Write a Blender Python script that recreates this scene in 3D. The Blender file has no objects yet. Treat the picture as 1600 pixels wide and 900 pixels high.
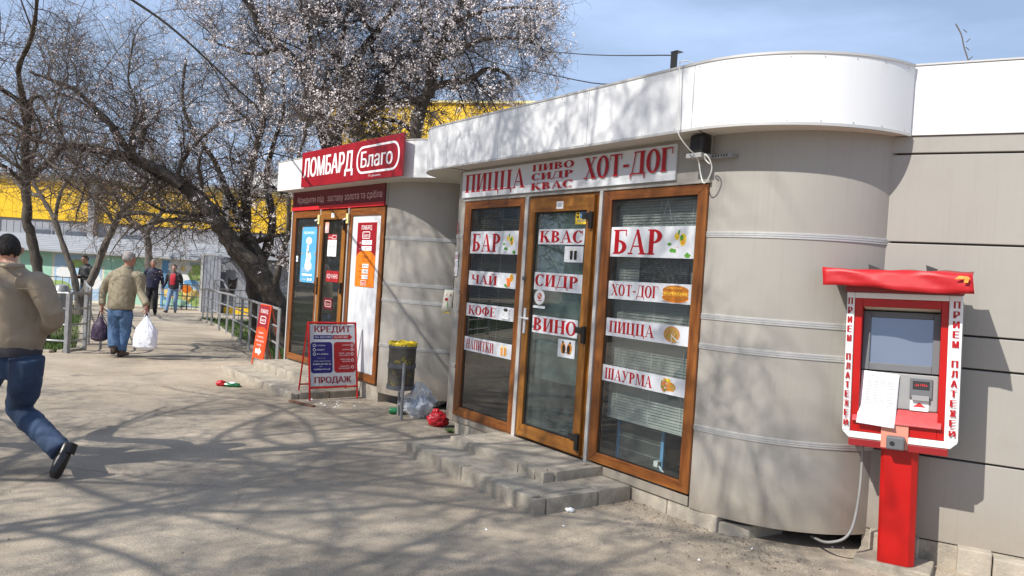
import bpy, bmesh, math, random
import numpy as np
from mathutils import Vector, Matrix, noise

# ------------------------------------------------------------------ camera, sky, sun
F = 1200.0
PITCH, ROLL, CAMH = math.radians(.96), math.radians(3.59), 1.6
scene = bpy.context.scene
col = scene.collection
_cp, _sp, _c, _s = math.cos(PITCH), math.sin(PITCH), math.cos(ROLL), math.sin(ROLL)
FW = Vector((0, _cp, -_sp)); _r0 = Vector((1, 0, 0)); _u0 = Vector((0, _sp, _cp))
RT = _c*_r0 + _s*_u0; UP = -_s*_r0 + _c*_u0
CAM = Vector((0, 0, CAMH))
cam_d = bpy.data.cameras.new('camera'); cam_d.sensor_width = 36; cam_d.lens = F/1600*36
cam_d.clip_start = .05; cam_d.clip_end = 3000
cam = bpy.data.objects.new('camera', cam_d); col.objects.link(cam)
m = Matrix((RT, UP, -FW)).transposed().to_4x4(); m.translation = CAM
cam.matrix_world = m
scene.camera = cam

SUN_AZ, SUN_EL = 54.0, 43.5          # direction the shadows fall towards (degrees from +y to +x); elevation
SUN_STRENGTH, SKY_STRENGTH, EXPO = 5.0, .075, .30
w = bpy.data.worlds.new('World'); scene.world = w; w.use_nodes = True
nt = w.node_tree; nt.nodes.clear()
out = nt.nodes.new('ShaderNodeOutputWorld'); bg = nt.nodes.new('ShaderNodeBackground')
sky = nt.nodes.new('ShaderNodeTexSky'); sky.sky_type = 'NISHITA'; sky.sun_disc = False
sky.sun_elevation = math.radians(SUN_EL); sky.sun_rotation = math.radians(SUN_AZ + 180)
sky.air_density = 1.0; sky.dust_density = 1.6; sky.ozone_density = 2.0
tc = nt.nodes.new('ShaderNodeTexCoord'); mp = nt.nodes.new('ShaderNodeMapping'); mp.inputs['Scale'].default_value = (1.2, 1.2, 5.0)
nz = nt.nodes.new('ShaderNodeTexNoise'); nz.inputs['Scale'].default_value = 1.7; nz.inputs['Detail'].default_value = 7; nz.inputs['Roughness'].default_value = .55
rp = nt.nodes.new('ShaderNodeValToRGB'); rp.color_ramp.elements[0].position = .36; rp.color_ramp.elements[0].color = (.36, .36, .36, 1)
rp.color_ramp.elements[1].position = .68; rp.color_ramp.elements[1].color = (.72, .72, .72, 1)
mx = nt.nodes.new('ShaderNodeMixRGB'); mx.inputs[2].default_value = (8.2, 10.6, 15.2, 1)
nt.links.new(tc.outputs['Generated'], mp.inputs[0]); nt.links.new(mp.outputs[0], nz.inputs[0]); nt.links.new(nz.outputs[0], rp.inputs[0])
nt.links.new(rp.outputs[0], mx.inputs[0]); nt.links.new(sky.outputs[0], mx.inputs[1]); nt.links.new(mx.outputs[0], bg.inputs[0])
bg.inputs[1].default_value = SKY_STRENGTH; nt.links.new(bg.outputs[0], out.inputs[0])
sl = bpy.data.lights.new('sun', 'SUN'); sl.energy = SUN_STRENGTH; sl.angle = math.radians(.5); sl.color = (1, .965, .90)
so = bpy.data.objects.new('sun', sl); col.objects.link(so)
_az, _el = math.radians(SUN_AZ), math.radians(SUN_EL)
SUND = Vector((math.sin(_az)*math.cos(_el), math.cos(_az)*math.cos(_el), -math.sin(_el)))
so.rotation_euler = SUND.to_track_quat('-Z', 'Y').to_euler()
scene.view_settings.view_transform = 'Standard'; scene.view_settings.look = 'None'
scene.view_settings.exposure = EXPO; scene.view_settings.gamma = 1
scene.cycles.max_bounces = 8; scene.cycles.transparent_max_bounces = 12

rng = random.Random(7)
nr = np.random.default_rng(11)

# ------------------------------------------------------------------ placing helpers
def gz(x, y):
    """the ground falls gently away beyond the shops"""
    return -.02*max(0.0, y-7.0)
def ray(px, py): return (px-800)/F*RT - (py-450)/F*UP + FW
def at(px, py, Y):
    d = ray(px, py); return CAM + d*(Y/d.y)
def gp(px, py):
    d = ray(px, py); t = 5.0
    for _ in range(60):
        p = CAM + d*t; t *= (CAMH-gz(p.x, p.y))/(CAMH-p.z)
    return CAM + d*t

# ------------------------------------------------------------------ materials
def lin(c):
    return tuple(((v/255)/12.92 if v/255 <= .04045 else ((v/255+.055)/1.055)**2.4) for v in c)
def mat(name, c, rough=.6, metal=0, spec=.5, var=0, vscale=8, bump=0, bscale=60, c2=None, c2amt=.5, coat=0, stretch=None, dirt=None, emit=None, trans=0):
    """c: linear base colour; var: brightness variation; c2: second colour mixed in by noise"""
    m_ = bpy.data.materials.new(name); m_.use_nodes = True
    n = m_.node_tree.nodes; l = m_.node_tree.links; b = n['Principled BSDF']
    b.inputs['Roughness'].default_value = rough; b.inputs['Metallic'].default_value = metal
    b.inputs['Specular IOR Level'].default_value = spec
    if coat: b.inputs['Coat Weight'].default_value = coat; b.inputs['Coat Roughness'].default_value = .08
    b.inputs['Base Color'].default_value = (*c, 1)
    if trans: b.inputs['Subsurface Weight'].default_value = 0
    if emit: b.inputs['Emission Color'].default_value = (*emit[0], 1); b.inputs['Emission Strength'].default_value = emit[1]
    if var or c2 or bump or dirt:
        tcn = n.new('ShaderNodeTexCoord'); mpn = n.new('ShaderNodeMapping'); l.new(tcn.outputs['Object'], mpn.inputs[0])
        if stretch: mpn.inputs['Scale'].default_value = stretch
        src = None
        if var or c2:
            nn = n.new('ShaderNodeTexNoise'); nn.inputs['Scale'].default_value = vscale; nn.inputs['Detail'].default_value = 6; nn.inputs['Roughness'].default_value = .6
            l.new(mpn.outputs[0], nn.inputs[0])
            r_ = n.new('ShaderNodeValToRGB'); l.new(nn.outputs[0], r_.inputs[0])
            a = c2 if c2 else tuple(v*(1-var) for v in c); bb = c if c2 else tuple(min(1, v*(1+var)) for v in c)
            r_.color_ramp.elements[0].position = .5-.5*(1-c2amt) if c2 else .3; r_.color_ramp.elements[0].color = (*a, 1)
            r_.color_ramp.elements[1].position = .5+.35*(c2amt) if c2 else .7; r_.color_ramp.elements[1].color = (*bb, 1)
            src = r_.outputs[0]
        if dirt:
            n3 = n.new('ShaderNodeTexNoise'); n3.inputs['Scale'].default_value = dirt[1]; n3.inputs['Detail'].default_value = 8; n3.inputs['Roughness'].default_value = .7
            l.new(mpn.outputs[0], n3.inputs[0]); r3 = n.new('ShaderNodeValToRGB'); r3.color_ramp.elements[0].position = dirt[2]; r3.color_ramp.elements[1].position = dirt[3]
            l.new(n3.outputs[0], r3.inputs[0]); m3 = n.new('ShaderNodeMixRGB'); l.new(r3.outputs[0], m3.inputs[0])
            if src: l.new(src, m3.inputs[1])
            else: m3.inputs[1].default_value = (*c, 1)
            m3.inputs[2].default_value = (*dirt[0], 1); src = m3.outputs[0]
        if src: l.new(src, b.inputs['Base Color'])
        if bump:
            n2 = n.new('ShaderNodeTexNoise'); n2.inputs['Scale'].default_value = bscale; n2.inputs['Detail'].default_value = 5
            l.new(mpn.outputs[0], n2.inputs[0]); bn = n.new('ShaderNodeBump'); bn.inputs['Strength'].default_value = bump; bn.inputs['Distance'].default_value = .01
            l.new(n2.outputs[0], bn.inputs['Height']); l.new(bn.outputs[0], b.inputs['Normal'])
    return m_

def weather(m_, streak=.035, splash=(.27, .22, .16), zt=.5, amt=.85):
    """vertical rain streaks and splashed dirt low on the wall"""
    n = m_.node_tree.nodes; l = m_.node_tree.links; b = n['Principled BSDF']; src = b.inputs['Base Color'].links[0].from_socket
    tcn = n.new('ShaderNodeTexCoord'); mp1 = n.new('ShaderNodeMapping'); mp1.inputs['Scale'].default_value = (55, 55, 1.1); l.new(tcn.outputs['Object'], mp1.inputs[0])
    n1 = n.new('ShaderNodeTexNoise'); n1.inputs['Scale'].default_value = 1; n1.inputs['Detail'].default_value = 5; l.new(mp1.outputs[0], n1.inputs[0])
    r1 = n.new('ShaderNodeValToRGB'); r1.color_ramp.elements[0].position = .52; r1.color_ramp.elements[0].color = (1, 1, 1, 1); r1.color_ramp.elements[1].position = .75; r1.color_ramp.elements[1].color = (1-streak*1.6, 1-streak*1.8, 1-streak*2.1, 1); l.new(n1.outputs[0], r1.inputs[0])
    mu = n.new('ShaderNodeMixRGB'); mu.blend_type = 'MULTIPLY'; mu.inputs[0].default_value = 1; l.new(src, mu.inputs[1]); l.new(r1.outputs[0], mu.inputs[2])
    sx = n.new('ShaderNodeSeparateXYZ'); l.new(tcn.outputs['Object'], sx.inputs[0]); mr = n.new('ShaderNodeMapRange'); mr.inputs[1].default_value = zt; mr.inputs[2].default_value = .05; l.new(sx.outputs[2], mr.inputs[0])
    n2 = n.new('ShaderNodeTexNoise'); n2.inputs['Scale'].default_value = 16; n2.inputs['Detail'].default_value = 9; n2.inputs['Roughness'].default_value = .75; l.new(tcn.outputs['Object'], n2.inputs[0])
    m1 = n.new('ShaderNodeMath'); m1.operation = 'MULTIPLY'; l.new(mr.outputs[0], m1.inputs[0]); l.new(n2.outputs[0], m1.inputs[1]); m2 = n.new('ShaderNodeMath'); m2.operation = 'MULTIPLY'; m2.inputs[1].default_value = amt*1.6; l.new(m1.outputs[0], m2.inputs[0])
    mx_ = n.new('ShaderNodeMixRGB'); l.new(m2.outputs[0], mx_.inputs[0]); l.new(mu.outputs[0], mx_.inputs[1]); mx_.inputs[2].default_value = (*splash, 1); l.new(mx_.outputs[0], b.inputs['Base Color'])
def glass_mat(name, tint=(.75, .8, .78), refl=1.0, milky=0, milkc=(.3, .36, .36)):
    m_ = bpy.data.materials.new(name); m_.use_nodes = True
    n = m_.node_tree.nodes; l = m_.node_tree.links; n.clear()
    o = n.new('ShaderNodeOutputMaterial'); tr = n.new('ShaderNodeBsdfTransparent'); tr.inputs[0].default_value = (*tint, 1)
    gl = n.new('ShaderNodeBsdfGlossy'); gl.inputs['Roughness'].default_value = .015; gl.inputs[0].default_value = (refl, refl, refl, 1)
    fr = n.new('ShaderNodeFresnel'); fr.inputs[0].default_value = 1.85
    geo = n.new('ShaderNodeNewGeometry'); inv = n.new('ShaderNodeMath'); inv.operation = 'SUBTRACT'; inv.inputs[0].default_value = 1; l.new(geo.outputs['Backfacing'], inv.inputs[1])
    fm = n.new('ShaderNodeMath'); fm.operation = 'MULTIPLY'; l.new(fr.outputs[0], fm.inputs[0]); l.new(inv.outputs[0], fm.inputs[1])
    mxs = n.new('ShaderNodeMixShader'); l.new(fm.outputs[0], mxs.inputs[0]); l.new(gl.outputs[0], mxs.inputs[2])
    if milky:
        df = n.new('ShaderNodeBsdfDiffuse'); df.inputs[0].default_value = (*milkc, 1); m2 = n.new('ShaderNodeMixShader')
        tcn = n.new('ShaderNodeTexCoord'); nn = n.new('ShaderNodeTexNoise'); nn.inputs['Scale'].default_value = 14; nn.inputs['Detail'].default_value = 8; nn.inputs['Roughness'].default_value = .7
        mm = n.new('ShaderNodeMath'); mm.operation = 'MULTIPLY'; mm.inputs[1].default_value = milky*2
        l.new(tcn.outputs['Object'], nn.inputs[0]); l.new(nn.outputs[0], mm.inputs[0]); l.new(mm.outputs[0], m2.inputs[0])
        l.new(tr.outputs[0], m2.inputs[1]); l.new(df.outputs[0], m2.inputs[2]); l.new(m2.outputs[0], mxs.inputs[1])
    else: l.new(tr.outputs[0], mxs.inputs[1])
    l.new(mxs.outputs[0], o.inputs[0]); return m_

M = {}
M['panel'] = mat('beige_metal_panel', (.32, .298, .266), .38, spec=.45, var=.06, vscale=1.1, dirt=((.25, .22, .185), 3.4, .58, .92), bump=.16, bscale=1.6)
weather(M['panel'])
M['panel_dark'] = mat('panel_gap', (.06, .055, .05), .7)
M['fascia'] = mat('white_fascia_panel', (.72, .72, .72), .32, spec=.4, dirt=((.62, .61, .58), 2.2, .60, .95), bump=.10, bscale=1.6)
weather(M['fascia'], streak=.012, amt=0)
M['soffit'] = mat('soffit_panel', (.62, .58, .51), .6, var=.05, vscale=2)
M['alu'] = mat('aluminium_strip', (.52, .51, .49), .4, metal=.5, var=.08, vscale=30)
M['alu_white'] = mat('grey_trim_metal', (.55, .53, .50), .35, metal=.3)
M['wood'] = mat('brown_wood_laminate', (.30, .105, .02), .38, spec=.5, c2=(.13, .038, .008), c2amt=.7, vscale=3.2, stretch=(9, 9, .8), bump=.03, bscale=40)
M['wood_h'] = mat('brown_wood_laminate_rail', (.30, .105, .02), .38, spec=.5, c2=(.13, .038, .008), c2amt=.7, vscale=3.2, stretch=(.8, 9, 9), bump=.03, bscale=40)
M['wood2'] = mat('ochre_wood_laminate', (.36, .15, .022), .38, spec=.5, c2=(.18, .062, .011), c2amt=.7, vscale=3.2, stretch=(9, 9, .8), bump=.03, bscale=40)
M['wood2_h'] = mat('ochre_wood_laminate_rail', (.36, .15, .022), .38, spec=.5, c2=(.18, .062, .011), c2amt=.7, vscale=3.2, stretch=(.8, 9, 9), bump=.03, bscale=40)
M['glass'] = glass_mat('window_glass', (.87, .90, .885), milky=.018, milkc=(.5, .5, .48))
M['glass_door'] = glass_mat('door_glass', (.84, .9, .88), milky=.09, milkc=(.32, .40, .39))
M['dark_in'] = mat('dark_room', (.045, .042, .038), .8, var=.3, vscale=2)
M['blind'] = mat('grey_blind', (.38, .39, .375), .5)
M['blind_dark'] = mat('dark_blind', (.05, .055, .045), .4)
M['film'] = mat('teal_grey_film', (.105, .13, .125), .5, var=.35, vscale=9, dirt=((.20, .25, .24), 22, .52, .85))
M['concrete'] = mat('worn_concrete', (.36, .315, .25), .9, var=.2, vscale=7, bump=.5, bscale=70, dirt=((.20, .175, .135), 6, .48, .72))
M['concrete2'] = mat('pale_concrete', (.40, .35, .28), .9, var=.14, vscale=9, bump=.4, bscale=60, dirt=((.25, .225, .18), 5, .5, .8))
M['black'] = mat('black_plastic', (.015, .015, .015), .45)
M['black_metal'] = mat('black_metal', (.03, .028, .026), .4, metal=.4)
M['white'] = mat('white_plastic', (.75, .75, .73), .35)
M['sticker'] = mat('white_sticker', (.62, .63, .65), .3, var=.06, vscale=6, coat=.15)
M['paper'] = mat('white_paper', (.8, .8, .8), .7)
M['serif_red'] = mat('red_print', (.38, .003, .008), .35)
M['red_print'] = mat('bright_red_print', (.62, .03, .03), .4)
M['banner_red'] = mat('burgundy_board', (.30, .009, .016), .3, var=.05, vscale=2, coat=.2)
M['banner_dark'] = mat('dark_burgundy_board', (.13, .007, .013), .4, var=.06, vscale=2)
M['strip_red'] = mat('red_strip', (.55, .02, .025), .35)
M['white_print'] = mat('white_print', (.8, .8, .8), .4)
M['pink_print'] = mat('dull_pink_print', (.62, .42, .4), .4)
M['orange'] = mat('orange_print', (.75, .19, .01), .4)
M['orange2'] = mat('orange_red_paint', (.70, .07, .012), .4, var=.05, vscale=5)
M['blue_poster'] = mat('light_blue_print', (.10, .38, .66), .35, var=.12, vscale=3)
M['navy'] = mat('navy_print', (.025, .02, .16), .4)
M['crimson'] = mat('crimson_print', (.38, .015, .02), .4)
M['dark_print'] = mat('dark_red_print', (.28, .03, .04), .4)
M['grey_print'] = mat('grey_print', (.3, .3, .3), .6)
M['black_print'] = mat('black_print', (.02, .015, .012), .4)
M['green_print'] = mat('leaf_green_print', (.09, .27, .03), .4, var=.4, vscale=60)
M['yellow_print'] = mat('yellow_print', (.72, .5, .03), .4, var=.3, vscale=50)
M['bun'] = mat('bun_print', (.45, .15, .015), .4, var=.3, vscale=50)
M['bun2'] = mat('filling_print', (.62, .26, .03), .4, var=.4, vscale=70)
M['tomato'] = mat('tomato_print', (.55, .05, .02), .4, c2=(.65, .45, .2), vscale=80)
M['pizza'] = mat('pizza_print', (.55, .36, .08), .4, c2=(.35, .14, .04), vscale=90)
M['tea'] = mat('tea_print', (.7, .16, .03), .4)
M['beer'] = mat('beer_print', (.75, .33, .03), .4)
M['blue_print'] = mat('blue_print', (.03, .22, .55), .4)
M['kiosk_red'] = mat('red_paint', (.42, .004, .003), .42, spec=.3, var=.06, vscale=5, dirt=((.45, .05, .03), 30, .68, .8), coat=.25)
M['kiosk_dark'] = mat('dark_red_paint', (.25, .01, .012), .4)
M['kiosk_white'] = mat('kiosk_white_paint', (.76, .76, .74), .35, coat=.2, var=.05, vscale=9, dirt=((.5, .46, .4), 14, .6, .85))
M['awning'] = mat('shiny_red_vinyl', (.42, .012, .016), .45, spec=.35, coat=.0, bump=.05, bscale=9)
M['shelf'] = mat('scuffed_pink_red_plastic', (.52, .08, .08), .3, var=.15, vscale=25, coat=.3)
M['bezel'] = mat('grey_bezel', (.12, .12, .125), .4)
M['bezel2'] = mat('grey_panel_paint', (.26, .255, .25), .45)
M['screen'] = mat('screen_glass', (.20, .23, .28), .05, metal=.45, spec=.9)
M['tape'] = mat('packing_tape', (.62, .25, .18), .15)
M['bark'] = mat('dark_bark', (.075, .06, .048), .9, var=.4, vscale=14, bump=.8, bscale=40, stretch=(1, 1, .3))
M['bark_grey'] = mat('grey_brown_bark', (.13, .11, .09), .9, var=.4, vscale=14, bump=.8, bscale=40, stretch=(1, 1, .3))
M['twig'] = mat('twig', (.105, .08, .062), .8)
M['twig_dark'] = mat('dark_twig', (.06, .046, .038), .8)
M['twig2'] = mat('brown_twig', (.15, .11, .08), .8)
M['blossom'] = mat('white_blossom', (.84, .76, .74), .8, spec=.1)
M['bud'] = mat('pinkish_bud', (.42, .30, .27), .8, spec=.1)
M['leaf'] = mat('green_leaf', (.06, .12, .02), .6)
M['yellow'] = mat('yellow_cladding', (.85, .52, .015), .55, var=.05, vscale=.8)
M['yellow_pale'] = mat('pale_yellow_trim', (.80, .68, .30), .5)
M['grey_wall'] = mat('grey_corrugated_wall', (.30, .31, .34), .6, var=.1, vscale=.8)
M['grey_shed'] = mat('grey_shed_metal', (.25, .26, .29), .5, var=.15, vscale=1.5)
M['canopy'] = mat('pale_grey_roofing', (.36, .37, .39), .5, var=.1, vscale=1)
M['cream'] = mat('cream_plaster', (.66, .63, .52), .8, var=.08, vscale=1)
M['mint'] = mat('mint_green_paint', (.34, .58, .44), .7, var=.12, vscale=1.5)
M['sky_paint'] = mat('pale_blue_paint', (.38, .52, .66), .7, var=.25, vscale=1.5)
M['blue_paint'] = mat('blue_paint', (.13, .32, .55), .7, var=.2, vscale=2)
M['lime_paint'] = mat('lime_green_paint', (.30, .42, .12), .7, var=.25, vscale=3)
M['yellow_paint'] = mat('yellow_paint', (.75, .55, .18), .7)
M['white_paint'] = mat('white_paint', (.74, .74, .72), .7, var=.06, vscale=3)
M['rail'] = mat('galvanised_rail', (.30, .30, .30), .45, metal=.35, var=.2, vscale=12)
M['rail_dark'] = mat('dark_rail', (.10, .11, .11), .5, metal=.3)
M['bin_metal'] = mat('rusty_bin_metal', (.10, .09, .075), .6, metal=.3, dirt=((.45, .36, .03), 9, .55, .66), var=.3, vscale=8)
M['bin_band'] = mat('grey_bin_band', (.13, .13, .14), .5, metal=.3)
M['bin_liner'] = mat('yellow_bag', (.85, .62, .02), .35)
M['cable'] = mat('black_cable', (.012, .012, .012), .5)
M['cable_white'] = mat('white_cable', (.72, .71, .66), .5)
M['conduit'] = mat('grey_conduit', (.24, .235, .22), .5)
M['poly'] = glass_mat('clear_polythene', (.9, .92, .94), milky=.42, milkc=(.82, .84, .87))
M['white_bag'] = mat('white_carrier_bag', (.80, .81, .86), .35, bump=.5, bscale=22)
M['red_bag'] = mat('red_plastic_bag', (.50, .01, .02), .28, bump=.6, bscale=40)
M['purple_bag'] = mat('dark_purple_bag', (.035, .018, .045), .6)
M['green_bag'] = mat('green_bottle_plastic', (.02, .16, .06), .2)
M['plank'] = mat('old_plank', (.20, .10, .06), .8, var=.3, vscale=20)
M['skin'] = mat('skin', (.50, .27, .18), .5, var=.06, vscale=20)
M['skin_red'] = mat('ruddy_skin', (.42, .19, .13), .5, var=.08, vscale=20)
M['hair_dark'] = mat('dark_hair', (.022, .019, .017), .7, spec=.25, bump=1.0, bscale=60, var=.6, vscale=40, stretch=(3, 3, .6))
M['hair_grey'] = mat('grey_hair', (.30, .28, .26), .7, bump=.8, bscale=150, var=.2, vscale=40)
M['jacket_tan'] = mat('tan_jacket', (.30, .232, .16), .75, var=.13, vscale=5, bump=.25, bscale=120)
M['jacket_khaki'] = mat('khaki_jacket', (.255, .215, .145), .8, var=.08, vscale=5, bump=.25, bscale=120)
M['jacket_navy'] = mat('navy_jacket', (.018, .02, .05), .7, var=.2, vscale=5)
M['jacket_black'] = mat('black_jacket', (.022, .022, .024), .6)
M['red_top'] = mat('red_top', (.45, .015, .03), .7)
M['jeans'] = mat('blue_jeans', (.045, .09, .18), .85, c2=(.08, .15, .26), c2amt=.6, vscale=5, bump=.3, bscale=200)
M['jeans_dark'] = mat('dark_blue_jeans', (.012, .022, .048), .85, c2=(.045, .080, .15), c2amt=.6, vscale=4, bump=.3, bscale=200)
M['jeans_light'] = mat('light_blue_jeans', (.17, .27, .42), .85, var=.15, vscale=6)
M['black_cloth'] = mat('black_trousers', (.015, .015, .017), .8)
M['shoe'] = mat('black_shoe', (.018, .014, .012), .3)
M['shoe_brown'] = mat('brown_shoe', (.09, .06, .04), .5)
M['elastic'] = mat('dark_waistband', (.05, .045, .05), .8)

def ground_mat():
    m_ = bpy.data.materials.new('dusty_asphalt'); m_.use_nodes = True
    n = m_.node_tree.nodes; l = m_.node_tree.links; b = n['Principled BSDF']; b.inputs['Roughness'].default_value = .92; b.inputs['Specular IOR Level'].default_value = .25
    t = n.new('ShaderNodeTexCoord')
    def noi(s, d, r): 
        k = n.new('ShaderNodeTexNoise'); k.inputs['Scale'].default_value = s; k.inputs['Detail'].default_value = d; k.inputs['Roughness'].default_value = r; l.new(t.outputs['Object'], k.inputs[0]); return k
    def ramp(src, e):
        r = n.new('ShaderNodeValToRGB'); l.new(src, r.inputs[0])
        r.color_ramp.elements[0].position = e[0][0]; r.color_ramp.elements[0].color = (*e[0][1], 1)
        r.color_ramp.elements[1].position = e[1][0]; r.color_ramp.elements[1].color = (*e[1][1], 1); return r
    a = ramp(noi(.55, 8, .62).outputs[0], ((.30, (.315, .258, .19)), (.66, (.53, .445, .34))))
    g = ramp(noi(130, 3, .75).outputs[0], ((.34, (.40, .40, .40)), (.66, (1.22, 1.22, 1.22))))
    mul = n.new('ShaderNodeMixRGB'); mul.blend_type = 'MULTIPLY'; mul.inputs[0].default_value = .7; l.new(a.outputs[0], mul.inputs[1]); l.new(g.outputs[0], mul.inputs[2])
    # stone speckles
    v = n.new('ShaderNodeTexVoronoi'); v.inputs['Scale'].default_value = 60; l.new(t.outputs['Object'], v.inputs[0])
    sp = ramp(v.outputs['Distance'], ((.06, (1, 1, 1)), (.12, (0, 0, 0))))
    nn = ramp(noi(4, 3, .5).outputs[0], ((.46, (0, 0, 0)), (.56, (.75, .75, .75))))
    mm = n.new('ShaderNodeMixRGB'); mm.blend_type = 'MULTIPLY'; mm.inputs[0].default_value = 1; l.new(sp.outputs[0], mm.inputs[1]); l.new(nn.outputs[0], mm.inputs[2])
    mk = n.new('ShaderNodeMixRGB'); l.new(mm.outputs[0], mk.inputs[0]); l.new(mul.outputs[0], mk.inputs[1]); mk.inputs[2].default_value = (.16, .14, .12, 1)
    # darker worn asphalt patches + cracks
    cr = n.new('ShaderNodeTexVoronoi'); cr.feature = 'DISTANCE_TO_EDGE'; cr.inputs['Scale'].default_value = .55
    wz = n.new('ShaderNodeMixRGB'); wz.inputs[0].default_value = .18; l.new(t.outputs['Object'], wz.inputs[1]); l.new(noi(1.6, 5, .6).outputs['Color'], wz.inputs[2]); l.new(wz.outputs[0], cr.inputs[0])
    cf = ramp(cr.outputs[0], ((.0, (1, 1, 1)), (.006, (0, 0, 0))))
    cm = ramp(noi(.5, 2, .5).outputs[0], ((.50, (0, 0, 0)), (.62, (.6, .6, .6))))
    cx = n.new('ShaderNodeMixRGB'); cx.blend_type = 'MULTIPLY'; cx.inputs[0].default_value = 1; l.new(cf.outputs[0], cx.inputs[1]); l.new(cm.outputs[0], cx.inputs[2])
    mk2 = n.new('ShaderNodeMixRGB'); l.new(cx.outputs[0], mk2.inputs[0]); l.new(mk.outputs[0], mk2.inputs[1]); mk2.inputs[2].default_value = (.12, .105, .085, 1)
    pt = ramp(noi(.45, 7, .6).outputs[0], ((.50, (0, 0, 0)), (.58, (.8, .8, .8))))
    mk3 = n.new('ShaderNodeMixRGB'); l.new(pt.outputs[0], mk3.inputs[0]); l.new(mk2.outputs[0], mk3.inputs[1])
    tone = n.new('ShaderNodeMixRGB'); tone.blend_type = 'MULTIPLY'; tone.inputs[0].default_value = 1; l.new(mk2.outputs[0], tone.inputs[1]); tone.inputs[2].default_value = (.74, .75, .78, 1)
    l.new(tone.outputs[0], mk3.inputs[2])
    l.new(mk3.outputs[0], b.inputs['Base Color'])
    bp = n.new('ShaderNodeBump'); bp.inputs['Strength'].default_value = .8; bp.inputs['Distance'].default_value = .008; l.new(noi(70, 6, .75).outputs[0], bp.inputs['Height'])
    bp2 = n.new('ShaderNodeBump'); bp2.inputs['Strength'].default_value = .5; bp2.inputs['Distance'].default_value = .03; l.new(noi(5, 5, .6).outputs[0], bp2.inputs['Height']); l.new(bp2.outputs[0], bp.inputs['Normal'])
    l.new(bp.outputs[0], b.inputs['Normal']); return m_
M['ground'] = ground_mat()
M['lawn'] = mat('lawn_soil', (.09, .10, .035), .95, c2=(.13, .105, .06), vscale=3, bump=.6, bscale=30)
M['grass'] = mat('grass_blade', (.07, .125, .02), .7, var=.3, vscale=2)
M['soil'] = mat('dry_soil', (.33, .28, .21), .95, var=.25, vscale=7, bump=.8, bscale=60)

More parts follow.
